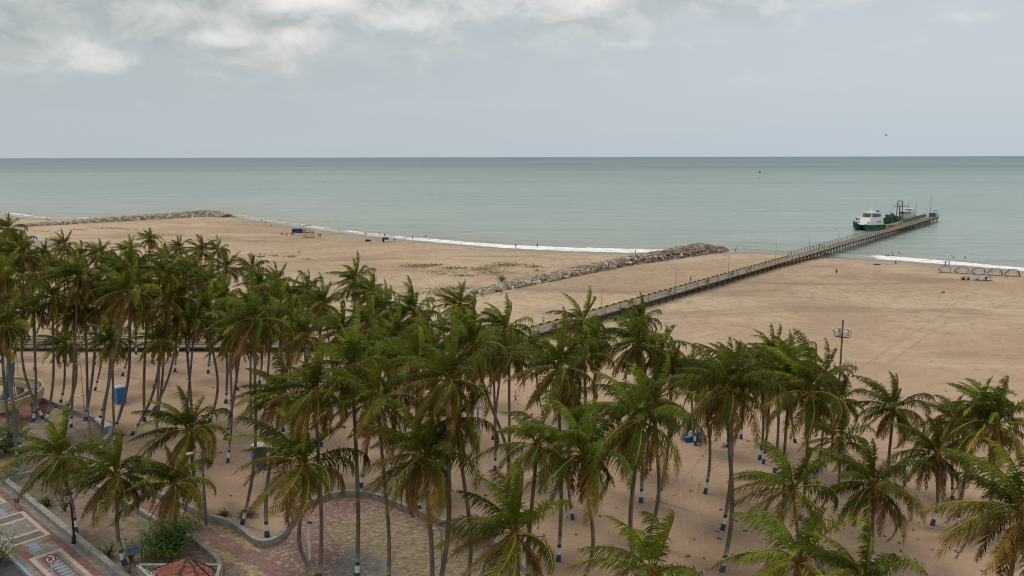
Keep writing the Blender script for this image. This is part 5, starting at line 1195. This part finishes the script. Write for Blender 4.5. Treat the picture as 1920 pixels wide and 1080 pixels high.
# ------------------------------------------------------------------ people
skin = M('skin', (.22, .115, .07), .6, .1); hair = M('hair', (.012, .010, .009), .6)
def cloth(n, c): return M('cloth_'+n, c, .85, .15)
CL = dict(white=cloth('white', (.62, .62, .62)), dark=cloth('dark', (.03, .03, .035)), red=cloth('red', (.40, .035, .03)), navy=cloth('navy', (.03, .05, .14)), yellow=cloth('yellow', (.52, .36, .05)), teal=cloth('teal', (.10, .30, .38)),
          green=cloth('green', (.05, .18, .06)), khaki=cloth('khaki', (.26, .21, .14)), grey=cloth('grey', (.2, .2, .2)), pale=cloth('pale', (.35, .40, .45)), skin=skin, orange=cloth('orange', (.45, .14, .04)))
dg = None
def body(pose, shirt, shorts, hairm='hair'):
    J = {}; rad = {}; cat = {}
    def j(n, p, r, c): J[n] = Vector(p); rad[n] = r; cat[n] = c
    j('pel', (0, 0, .93), .14, 'b'); j('waist', (0, 0, 1.10), .125, 't'); j('chest', (0, -.01, 1.30), .155, 't'); j('neck', (0, 0, 1.475), .06, 's'); j('head', (0, -.01, 1.60), .095, 's'); j('crown', (0, .01, 1.69), .085, 'h')
    for s, sd in ((-1, 'l'), (1, 'r')):
        j('sh'+sd, (s*.17, 0, 1.40), .065, 't'); j('el'+sd, (s*.23, .03, 1.13), .045, 's'); j('wr'+sd, (s*.25, -.05, .90), .032, 's'); j('ha'+sd, (s*.25, -.08, .81), .034, 's')
        j('hip'+sd, (s*.095, 0, .86), .10, 'b'); j('kn'+sd, (s*.10, -.02, .48), .065, 'k'); j('an'+sd, (s*.10, .02, .09), .038, 's'); j('to'+sd, (s*.11, -.14, .035), .032, 's')
    def mv(names, M_, about):
        for n in names: J[n] = M_ @ (J[n]-J[about])+J[about]
    Rx = lambda a: Matrix.Rotation(R(a), 3, 'X')
    if pose == 'walk':
        mv(['knl', 'anl', 'tol'], Rx(-24), 'hipl'); mv(['knr', 'anr', 'tor'], Rx(20), 'hipr'); mv(['anr', 'tor'], Rx(24), 'knr'); mv(['ell', 'wrl', 'hal'], Rx(22), 'shl'); mv(['elr', 'wrr', 'har'], Rx(-28), 'shr'); mv(['wrr', 'har'], Rx(-22), 'elr')
    if pose in ('sit', 'ground'):
        for sd in 'lr':
            mv(['kn'+sd, 'an'+sd, 'to'+sd], Rx(-86 if pose == 'sit' else -112), 'hip'+sd); mv(['an'+sd, 'to'+sd], Rx(84 if pose == 'sit' else 88), 'kn'+sd); mv(['el'+sd, 'wr'+sd, 'ha'+sd], Rx(-32), 'sh'+sd); mv(['wr'+sd, 'ha'+sd], Rx(-42), 'el'+sd)
        lo = min(v.z for v in J.values())
        if pose == 'sit':
            for n in J: J[n].z -= .40
        else:
            d_ = J['pel'].z-.15
            for n in J: J[n].z -= d_
            for sd in 'lr':
                k_ = J['kn'+sd]; J['an'+sd] = Vector((k_.x, k_.y-.22, .07)); J['to'+sd] = Vector((k_.x, k_.y-.38, .04))
    if pose == 'bend':
        up = ['waist', 'chest', 'neck', 'head', 'crown', 'shl', 'ell', 'wrl', 'hal', 'shr', 'elr', 'wrr', 'har']; mv(up, Rx(48), 'pel')
        for sd in 'lr': mv(['el'+sd, 'wr'+sd, 'ha'+sd], Rx(-60), 'sh'+sd)
    if pose == 'arms':
        for sd, s in (('l', -1), ('r', 1)): J['el'+sd] = Vector((s*.36, -.05, 1.28)); J['wr'+sd] = Vector((s*.26, -.16, 1.42)); J['ha'+sd] = Vector((s*.2, -.2, 1.48))
    E = [('pel', 'waist'), ('waist', 'chest'), ('chest', 'neck'), ('neck', 'head'), ('head', 'crown')]
    for sd in 'lr': E += [('chest', 'sh'+sd), ('sh'+sd, 'el'+sd), ('el'+sd, 'wr'+sd), ('wr'+sd, 'ha'+sd), ('pel', 'hip'+sd), ('hip'+sd, 'kn'+sd), ('kn'+sd, 'an'+sd), ('an'+sd, 'to'+sd)]
    names = list(J); me = bpy.data.meshes.new('tmp'); me.from_pydata([J[n] for n in names], [(names.index(a), names.index(b)) for a, b in E], [])
    o = bpy.data.objects.new('tmp', me); COL.objects.link(o); md = o.modifiers.new('s', 'SKIN'); o.modifiers.new('u', 'SUBSURF').levels = 1
    sv = me.skin_vertices[0].data
    for i, n in enumerate(names): sv[i].radius = (rad[n], rad[n]*(.78 if n in ('chest', 'waist', 'pel') else 1)); sv[i].use_root = (n == 'pel')
    bpy.context.view_layer.update(); ev = o.evaluated_get(bpy.context.evaluated_depsgraph_get()); out = bpy.data.meshes.new_from_object(ev)
    bpy.data.objects.remove(o); out.name = 'body'
    mats = {'s': skin, 'h': hair, 't': CL[shirt], 'b': CL[shorts], 'k': CL[shorts] if shorts not in ('skin',) else skin}
    keys = list(mats); out.materials.clear()
    for k in keys: out.materials.append(mats[k])
    for p in out.polygons:
        c = p.center; n = min(names, key=lambda q: (J[q]-c).length-rad[q]*.6); k = cat[n]
        if n.startswith('el') and (J['sh'+n[-1]]-c).length < .2: k = 't'
        if n.startswith('kn') and (J['hip'+n[-1]]-c).length > .40: k = 's'
        if n == 'head' and c.y > J['head'].y+.045: k = 'h'
        p.material_index = keys.index(k); p.use_smooth = True
    return out
_b = {}
def person(loc, pose, shirt, shorts, rz, label, group=None, sc=1.0):
    key = (pose, shirt, shorts)
    if key not in _b: _b[key] = body(*key)
    o = bpy.data.objects.new('person', _b[key]); COL.objects.link(o); o.location = loc; o.rotation_euler[2] = rz; o.scale = (sc,)*3
    return setp(o, label, 'person', group)
def gp(px, py, dz=0.0): p = G(px, py); return p+Vector((0, 0, dz))
PE = person
PE(gp(598, 445), 'stand', 'red', 'dark', .5, 'person in red shirt standing right of the lifeguard tower'); PE(gp(601, 445.5), 'stand', 'dark', 'green', 3.4, 'person in dark shirt beside the red-shirted one at the lifeguard tower')
PE(gp(561, 476), 'walk', 'yellow', 'pale', 2.8, 'person in yellow shirt walking on the sand below the lifeguard tower')
PE(gp(685, 439.5), 'ground', 'red', 'dark', 1.2, 'person in red sitting at the wash above the vendor pile'); PE(gp(711, 442), 'walk', 'skin', 'dark', 2, 'bather walking at the wash, left of the navy canopy'); PE(gp(721, 444), 'bend', 'dark', 'dark', 2.6, 'dark-clothed person bending at the wash above the navy canopy')
PE(gp(740, 449.5), 'ground', 'skin', 'orange', 1, 'bather sitting on wet sand right of the navy canopy'); PE(gp(774, 449.5), 'stand', 'dark', 'dark', .2, 'person in black standing at the wash, right of the canopy'); PE(gp(798, 448.5), 'walk', 'skin', 'grey', 1.5, 'bather wading right of the person in black')
PE(gp(967, 466), 'stand', 'dark', 'skin', 3.3, 'left one of two people standing in the surf at mid shore'); PE(gp(1007.5, 464.5), 'stand', 'dark', 'navy', 0, 'right one of two people standing in the surf at mid shore')
PE(gp(1191, 477), 'stand', 'dark', 'khaki', 1, 'person standing where the groyne meets the surf'); PE(gp(1379, 471.5), 'bend', 'teal', 'navy', 2, 'person in blue at the water beyond the groyne tip')
PE(gp(1295, 530), 'walk', 'navy', 'navy', -1.0, 'person in dark blue walking on the sand behind the pier'); PE(gp(1019, 610), 'stand', 'white', 'grey', 3.0, 'person in white shirt standing where the pier meets the palms')
PE(gp(1568, 515), 'stand', 'skin', 'dark', 3.1, 'lone person in dark shorts on the open sand right of the pier')
PE(gp(967, 757), 'walk', 'white', 'red', 1.2, 'person in white and red walking among the palms'); PE(gp(1099, 757), 'walk', 'yellow', 'white', 2.2, 'person in yellow half hidden by hanging fronds')
t = t_at(1536, 2.6); PE(pp(t, 2.6, DZ-.04), 'stand', 'dark', 'khaki', 2.4, 'person in dark jacket at the far rail of the pier'); t = t_at(1542, 2.6); PE(pp(t, 2.6, DZ-.04), 'stand', 'pale', 'dark', 2.4, 'child beside the person in dark jacket on the pier', sc=.7)
t = t_at(1436, .7); PE(pp(t, .8, DZ-.04), 'walk', 'red', 'dark', -.8, 'person in red walking on the pier before the waterline')
PE(gp(1514, 485), 'stand', 'red', 'red', .3, 'person in red standing under the pier edge at the waterline'); PE(gp(1522, 486), 'bend', 'yellow', 'pale', .8, 'person in yellow bending beside the pier at the waterline'); PE(gp(1529, 486), 'ground', 'orange', 'red', 1.3, 'person in orange sitting on the sand at the pier by the waterline')
SW = 'swimmers off the right beach'
for px, py, po, dz, lb in [(1662, 482, 'stand', -.75, 'left of the close pair wading past the right surf'), (1666, 482, 'stand', -.75, 'right of the close pair wading past the right surf'), (1674, 482, 'stand', -.6, 'tallest-standing wader right of the close pair'),
                           (1647, 471, 'stand', -1.4, 'head of the swimmer nearest the pier, off the right beach'), (1673, 473, 'stand', -1.35, 'head of a swimmer straight behind the tallest-standing wader'), (1684.5, 472.5, 'stand', -1.35, 'head of the farther of two swimmers right of the waders'),
                           (1689, 477, 'stand', -1.2, 'shoulders of the nearer swimmer right of the waders'), (1783, 480, 'stand', -1.3, 'head of the left swimmer off the blue tents'), (1788, 482.5, 'stand', -1.3, 'head of the middle swimmer off the blue tents'), (1809.5, 483.5, 'ground', -.3, 'swimmer floating low, rightmost off the blue tents'),
                           (1772, 500, 'arms', 0, 'left of two people standing in the surf behind the tents, hands raised'), (1779, 500, 'stand', 0, 'right of two people standing in the surf behind the tents'), (1679, 494, 'ground', 0, 'bather sitting in the foam on the right beach'),
                           (580, 411, 'stand', -1.35, 'head of a swimmer above the lifeguard tower'), (616, 414, 'stand', -1.3, 'head of a swimmer right of the lifeguard tower, out in the water'), (491, 414, 'stand', -.7, 'wader in orange off the far groyne tip'), (498, 418, 'ground', 0, 'bather sitting at the waterline left of the lifeguard tower'), (509, 424, 'ground', 0, 'person lying low on the sand left of the lifeguard tower'), (563, 424.5, 'stand', -.8, 'wader right behind the lifeguard tower roof')]:
    p = P(px, py, SEA) if dz < 0 else G(px, py); PE(p+Vector((0, 0, dz)), po, 'orange' if px in (491,) else 'skin', rs.choice(['dark', 'navy', 'red']), rs.uniform(-1, 4), lb)
PE(gp(15, 405), 'stand', 'dark', 'dark', 0, 'person in dark at the water by the left edge'); PE(gp(11, 405), 'stand', 'dark', 'grey', .6, 'second person in dark at the water by the left edge')
PE(gp(88, 414), 'stand', 'red', 'dark', .4, 'person in red standing at the far left cove'); PE(gp(92, 414), 'ground', 'red', 'navy', 1.0, 'person in red sitting at the far left cove')
for k, (px, py, po) in enumerate([(533, 528, 'walk'), (537, 530, 'stand'), (541, 528, 'bend'), (543, 533, 'walk')]):
    PE(gp(px, py), po, 'white' if k != 2 else 'navy', 'red', k*1.3, ['leftmost red-shorts player at the grove edge', 'second red-shorts player at the grove edge, standing', 'red-shorts player bending, in a navy shirt', 'red-shorts player nearest the palms'][k], 'players in red shorts')
p = P(44, 651.5, bz-.05); PE(Vector((p.x, by+.12, bz-.50)), 'sit', 'white', 'khaki', 0, 'person in white sitting on the boardwalk edge at far left')
PE(gp(1363, 838), 'ground', 'white', 'dark', -1.2, 'person in white top and black trousers resting by the tallest palm')
# ------------------------------------------------------------------ beach furniture
def tent(px0, px1, py, top_px, label, col_, rz=0.0):
    a, b = G(px0, py[0]), G(px1, py[1]); w_ = (b-a).length; ang_ = math.atan2(b.y-a.y, b.x-a.x)
    rt = empty('beach_tent', a, label, 'beach tent', 'blue sun shelters by the surf', ang_); h = 1.75; D = 2.3
    x1, x2 = w_*.36, w_*.86
    def pan(p, q, nm, inset=0.0):
        mb = MB().mat(col_); th = .03
        n_ = 6
        for i in range(n_):
            y0_, y1_ = -D/2+D*i/n_, -D/2+D*(i+1)/n_; s0 = -.05*math.sin(math.pi*i/n_); s1 = -.05*math.sin(math.pi*(i+1)/n_)
            mb.add([(p[0], y0_, p[1]+s0), (q[0], y0_, q[1]+s0), (q[0], y1_, q[1]+s1), (p[0], y1_, p[1]+s1), (p[0], y0_, p[1]+s0-th), (q[0], y0_, q[1]+s0-th), (q[0], y1_, q[1]+s1-th), (p[0], y1_, p[1]+s1-th)], [(0, 1, 2, 3), (7, 6, 5, 4), (0, 4, 5, 1), (2, 6, 7, 3)])
        mb.build(nm, rt)
    pan((x1, h), (x2, h), 'roof'); pan((x2, h), (w_, .15), 'side_panel'); 
    pan((.35, .45), (x1, h), 'side_panel')
    for x in (x1, x2):
        for s in (-1, 1): mb = MB().mat(greym); mb.beam((x, s*D/2*.96, -.1), (x, s*D/2*.96, h-.04), .05); mb.build('pole', rt)
    return rt
tb = M('tent_blue', (.13, .17, .27), .7, .2, 1, trans=.15); tl = M('tent_light', (.14, .33, .52), .7, .15, 1, trans=.15)
xs5 = [(1755, 1786), (1786, 1817.5), (1817, 1848), (1848, 1879.5), (1880, 1912)]
for k, (a_, b_) in enumerate(xs5):
    y0_ = 510+(a_-1755)*.055; tent(a_, b_, (y0_, y0_+1.7), 0, ['leftmost of the five joined blue sun shelters', 'second blue sun shelter from the left of the row of five', 'middle one of the five joined blue sun shelters', 'fourth blue sun shelter from the left of the row', 'rightmost blue sun shelter at the end of the row'][k], tb)
tent(1822, 1859, (524.5, 526.5), 0, 'lighter blue sun shelter pitched in front of the row', tl)
def chair(loc, m_, label, rz=0.0, name='beach_chair', group='beach chairs'):
    rt = empty(name, loc, label, 'chair', group, rz)
    mb = MB().mat(m_); mb.box((0, 0, .36), (.52, .52, .05)); mb.build('seat', rt); mb = MB().mat(m_); mb.box((0, .36, .66), (.52, .05, .66), rot=Matrix.Rotation(R(-22), 3, 'X')); mb.build('backrest', rt)
    for x in (-.24, .24):
        for y in (-.24, .24): mb = MB().mat(m_); mb.box((x, y, .17), (.05, .05, .34)); mb.build('leg', rt)
        mb = MB().mat(m_); mb.box((x, 0, .58), (.05, .5, .04)); mb.build('armrest', rt)
    return rt
cgrey, cred, cblk = M('chair_grey', (.10, .12, .16), .6), M('chair_red', (.38, .07, .05), .6), M('chair_black', (.02, .022, .025), .6)
for px, py, m_, rz, lb in [(1764.5, 511, cred, .9, 'red chair in the leftmost blue sun shelter'), (1793, 512.5, cgrey, .9, 'grey chair at the joint of the first two sun shelters'), (1826, 515.5, cblk, .9, 'black chair under the middle sun shelter'), (1856, 518, cred, .9, 'red chair under the fourth sun shelter'), (1887, 520, cgrey, .9, 'grey chair under the rightmost sun shelter'), (1847, 526, cblk, -1.2, 'black chair beneath the lighter blue sun shelter'),
                        (529, 441, cblk, .8, 'black chair, leftmost near the navy tarpaulin'), (537, 442, cblk, -.6, 'black chair, second near the navy tarpaulin'), (547, 441, cblk, .3, 'black chair stacked close to the navy tarpaulin'), (551, 441.5, cgrey, 1.3, 'grey chair against the navy tarpaulin')]:
    chair(gp(px, py), m_, lb, rz)
mb = MB().mat(M('bucket_orange', (.55, .25, .04), .6)); mb.tube([(0, 0, 0), (0, 0, .4)], [.2, .27], 10); o = mb.build('bucket', label='orange bucket under the lighter blue sun shelter', cat='bucket'); o.location = gp(1832.5, 525)
rt = empty('drinks_cart', gp(1810, 525), 'low vendor frame with dark goods left of the lighter blue shelter', 'vendor cart', rz=.05)
mb = MB().mat(wood)
for x in (-1, 1): mb.box((x*.95, -.4, .5), (.06, .06, 1.0)); mb.box((x*.95, .4, .5), (.06, .06, 1.0))
mb.box((0, -.4, 1.0), (2, .05, .05)); mb.box((0, .4, 1.0), (2, .05, .05)); mb.box((0, 0, .12), (2, .9, .05)); mb.build('frame', rt)
mb = MB().mat(cblk); mb.box((-.6, 0, .38), (.6, .5, .45), .2); mb.box((.75, 0, .4), (.35, .5, .5)); mb.mat(red); mb.box((-.3, .1, .68), (.3, .3, .2)); mb.build('goods', rt)
mb = MB().mat(M('driftwood', (.17, .085, .05), .9, .3)); mb.tube([(-.35, 0, .12), (0, .05, .2), (.38, 0, .25), (.5, .1, .4)], [.1, .17, .15, .06], 7); mb.tube([(.1, 0, .2), (.2, -.3, .05)], [.08, .03], 5); o = mb.build('driftwood', label='brown lump of driftwood alone on the open right-hand sand', cat='driftwood'); o.location = gp(1768, 549)
mb = MB().mat(M('seaweed', (.09, .06, .04), .9)); mb.tube([(-1.2, 0, .05), (-.3, .1, .18), (.5, 0, .15), (1.3, .1, .04)], [.08, .22, .2, .06], 6); o = mb.build('driftwood', label='dark flat driftwood at the wet edge right of the pier', cat='driftwood'); o.location = gp(1644, 497)
# lifeguard tower
lt_ = empty('lifeguard_tower', gp(578, 445), 'yellow timber lifeguard tower with red roof near the surf', 'lifeguard tower', rz=.25)
mb = MB().mat(yellow)
for x in (-2.1, 2.1):
    for y in (-1.6, 1.6): mb.box((x, y, 1.0), (.16, .16, 2.0))
for y in (-1.6, 1.6):
    mb.beam((-2.1, y, .1), (0, y, 1.8), .1); mb.beam((0, y, .1), (2.1, y, 1.8), .1); mb.beam((-2.1, y, 1.8), (0, y, .1), .1); mb.beam((0, y, 1.8), (2.1, y, .1), .1)
for x in (-2.1, 2.1): mb.beam((x, -1.6, .1), (x, 1.6, 1.8), .1); mb.beam((x, 1.6, .1), (x, -1.6, 1.8), .1)
mb.build('frame', lt_)
mb = MB().mat(wood); mb.box((0, 0, 2.07), (4.6, 3.6, .12)); mb.build('platform', lt_)
mb = MB().mat(yellow)
for x in (-2.2, -.7, .7, 2.2):
    for y in (-1.7, 1.7): mb.box((x, y, 2.65), (.1, .1, 1.05))
for y in (-1.7, 1.7):
    for z in (2.65, 3.15): mb.box((0, y, z), (4.5, .08, .1))
for x in (-2.2, 2.2): mb.box((x, 0, 3.15), (.08, 3.4, .1))
mb.build('railing', lt_)
mb = MB().mat(offw)
for x in (-1.7, .9):
    for y in (-1.1, 1.1): mb.box((x, y, 3.4), (.12, .12, 2.6))
mb.box((-1.1, .5, 2.7), (.9, .8, 1.1)); mb.build('cabin', lt_)
mb = MB().mat(M('roof_red', (.36, .11, .09), .7, .2)); mb.add([(-2.2, -1.6, 4.45), (1.5, -1.6, 4.7), (1.5, 1.6, 4.7), (-2.2, 1.6, 4.45), (-1.8, -1.2, 4.75), (1.1, -1.2, 5.0), (1.1, 1.2, 5.0), (-1.8, 1.2, 4.75)], [(0, 3, 2, 1), (4, 5, 6, 7), (0, 1, 5, 4), (1, 2, 6, 5), (2, 3, 7, 6), (3, 0, 4, 7)]); mb.build('roof', lt_)
tp_ = empty('tarpaulin_shelter', gp(559, 441), 'navy tarpaulin shelter joined to the left of the lifeguard tower', 'shelter', rz=-.12)
mb = MB().mat(navy)
for i in range(7):
    x0, x1 = -2.6+i*.75, -2.6+(i+1)*.75; b0, b1 = .12*math.sin(i*1.7), .12*math.sin((i+1)*1.7); mb.add([(x0, b0, .9+.1*math.sin(i)), (x1, b1, .9+.1*math.sin(i+1)), (x1, b1*.5, 2.5), (x0, b0*.5, 2.55)], [(0, 1, 2, 3)]); mb.add([(x0, b0*.5, 2.55), (x1, b1*.5, 2.5), (x1, 2.4, 2.6), (x0, 2.4, 2.65)], [(0, 1, 2, 3)])
mb.build('sheet', tp_)
for x in (-2.6, 0, 2.6):
    for y in (0, 2.4): mb = MB().mat(wood); mb.box((x, y, 1.25), (.08, .08, 2.5)); mb.build('pole', tp_)
# canopy by the surf
cn = empty('canopy', gp(724, 454), 'small navy cloth canopy with hanging sides near the surf', 'canopy', rz=.1)
mb = MB().mat(navy); mb.box((-.2, 0, 1.75), (2.2, 1.8, .12)); mb.box((-1.0, -.2, .85), (.7, .5, 1.7)); mb.box((.2, -.85, 1.4), (1.6, .05, .7)); mb.build('cloth', cn)
mb = MB().mat(M('pale_cloth', (.30, .36, .42), .7)); mb.box((2.2, .3, 1.7), (2.4, 1.5, .06)); mb.build('side_cloth', cn)
for x, y in ((-1.2, -.8), (.9, -.8), (3.3, -.4), (3.3, 1.0)): mb = MB().mat(wood); mb.box((x, y, .85), (.06, .06, 1.7)); mb.build('pole', cn)
for k, px in enumerate([697, 703, 708, 713, 717]):
    mb = MB().mat(wood); mb.tube([(0, 0, -.2), (.03, 0, 1.9)], .05, 5); o = mb.build('stake', label=['leftmost thin stake', 'second thin stake', 'middle thin stake', 'fourth thin stake', 'rightmost thin stake'][k]+' in the line beside the navy canopy', cat='stake', group='thin stakes by the navy canopy'); o.location = gp(px, 451+k*.5)
vp = empty('vendor_goods', gp(688, 453), 'vendor pile of dark bags and a white box on the sand, left of the stakes', 'goods pile')
mb = MB().mat(cblk); mb.tube([(-.6, 0, .2), (0, .1, .4), (.8, 0, .5), (1.5, 0, .15)], [.25, .4, .42, .2], 7); mb.build('bags', vp); mb = MB().mat(white); mb.box((-.9, -.2, .45), (.5, .5, .35)); mb.build('box', vp); mb = MB().mat(red); mb.box((-.2, 0, .85), (.4, .4, .3)); mb.build('parcel', vp)
# small blue banner
bn = empty('banner', gp(731, 606), 'small blue banner on a pole rising above the grove', 'banner'); bt = PD(731, 560, G(731, 606).y); hb = bt.z
mb = MB().mat(greym); mb.tube([(0, 0, 0), (0, 0, hb+1.1)], .05, 6); mb.build('pole', bn); mb = MB().mat(M('banner_blue', (.06, .14, .27), .7)); mb.box((.05, -.06, hb+.4), (.95, .05, 1.2)); mb.build('cloth', bn)
# blue shade frame
sf = empty('shade_frame', gp(896, 795), 'blue metal umbrella-like shade frame without cloth among the palms', 'shade frame')
bm2 = M('frame_blue', (.10, .18, .28), .6); hf = 2.1
mb = MB().mat(bm2); mb.tube([(0, 0, 0), (0, 0, hf)], .12, 8); mb.box((0, 0, .06), (.5, .5, .12)); mb.build('post', sf)
for k in range(8):
    a = k*math.pi/4; mb = MB().mat(bm2); mb.beam((0, 0, hf), (1.5*math.cos(a), 1.5*math.sin(a), hf-.28), .06); mb.build('rib', sf)
mb = MB().mat(bm2); ring(mb, (0, 0, hf-.28), 1.5, .03, (0, 0, 1)); mb.build('rim', sf)
mb = MB().mat(blue); mb.add([(-1.45, -.35, hf-.27), (-1.45, .4, hf-.27), (-.3, .1, hf-.05), (-.3, -.1, hf-.05)], [(0, 1, 2, 3)]); mb.build('cloth_scrap', sf)
# coolers
def cooler(px, py, d, lb, lidm, rz=.2, m_=None, z=0.0):
    rt = empty('cooler', gp(px, py)+Vector((0, 0, z)), lb, 'cooler', 'coolers stacked among the palms', rz); mb = MB().mat(m_ or M('cooler_blue', (.012, .10, .27), .45)); mb.box((0, 0, d[2]/2), (d[0], d[1], d[2]), taper=1.04); mb.build('box', rt)
    mb = MB().mat(lidm); mb.box((0, 0, d[2]+.045), (d[0]*1.08, d[1]*1.08, .09)); mb.build('lid', rt)
lidb = M('cooler_lid', (.08, .22, .38), .5)
cooler(1289, 828, (.75, .5, .5), 'blue cooler, front left of the cooler group', lidb); cooler(1297, 826, (.7, .5, .55), 'blue cooler in the middle, under the white one', lidb); cooler(1287, 822, (.6, .45, .45), 'small blue cooler at the back left', lidb, .1)
cooler(1297.5, 826, (.8, .55, .35), 'white cooler on top of the middle blue one', offw, .2, white, .64); cooler(1303, 825, (.55, .45, .5), 'dark blue cooler beside the upright one', lidb, .1, navy); cooler(1309, 827, (.5, .45, 1.05), 'tall upright blue cooler at the right of the group', lidb, .15)
chair(gp(1296, 817), M('chair_navy', (.02, .02, .10), .6), 'navy high-backed chair behind the coolers', .3); chair(gp(1310, 833), M('chair_steel', (.06, .10, .14), .6), 'grey-blue chair in front of the upright cooler', 2.8)
chair(gp(1319, 830), M('chair_redd', (.30, .03, .03), .6), 'red chair with lime cloth at the right of the coolers', 1.2)
mb = MB().mat(M('lime', (.25, .50, .08), .7)); mb.box((0, 0, .5), (.6, .5, .1), .4, taper=.8); o = mb.build('lime_cloth', label='lime green cloth lying on the red chair by the coolers', cat='cloth'); o.location = gp(1319, 830)
# white sacks
for k, (px, py, lb) in enumerate([(183, 790, 'white sack at the upper left end of the heap on the wall'), (188, 792, 'white sack second from the left of the heap'), (193, 795, 'large white sack in the middle of the heap'), (198, 799, 'white sack right of the heap middle'), (203, 802, 'white sack at the lower right end of the heap')]):
    mb = MB().mat(white); mb.tube([(-.55, 0, .15), (-.35, 0, .22), (0, .05, .27), (.35, 0, .22), (.55, 0, .12)], [.06, .2, .24, .2, .05], 8); o = mb.build('sack', label=lb, cat='sack', group='white sacks on the wall', smooth=True); o.location = P(px, py, .62)+Vector((0, 0, .0)); o.rotation_euler[2] = -.6+k*.35
# leaning white light pole with bead lights
bl = empty('string_lights', G(516, 968), 'slanting string of white bead lights hanging by the large bushy palm', 'string lights'); e = PD(546, 826, G(516, 968).y+2); a = Vector((0, 0, .1)); b = e-Vector(bl.location)
mb = MB().mat(greym); mb.tube([a, a.lerp(b, .5)+Vector((0, 0, -.35)), b], .02, 4); mb.build('cable', bl)
mb = MB().mat(white)
for k in range(40):
    u = (k+.5)/40; q = a.lerp(b, u)+Vector((0, 0, -.35*4*u*(1-u)*.5)); mb.box(q, (.07, .07, .12))
mb.build('bead_lights', bl)
for px, py, h_, lb in [(908, 968, 2.0, 'white painted forked post on the sand right of the plaza'), (581, 1050, 3.2, 'thin white post hanging in front of the large bushy palm')]:
    mb = MB().mat(white); mb.tube([(0, 0, 0), (0, 0, h_*.6), (.1, 0, h_)], [.09, .07, .06], 6); mb.tube([(0, 0, h_*.6), (-.18, 0, h_*.95)], [.06, .04], 5); mb.mat(rust); mb.box((.12, 0, h_), (.3, .2, .14)); o = mb.build('white_post', label=lb, cat='post'); o.location = G(px, py)
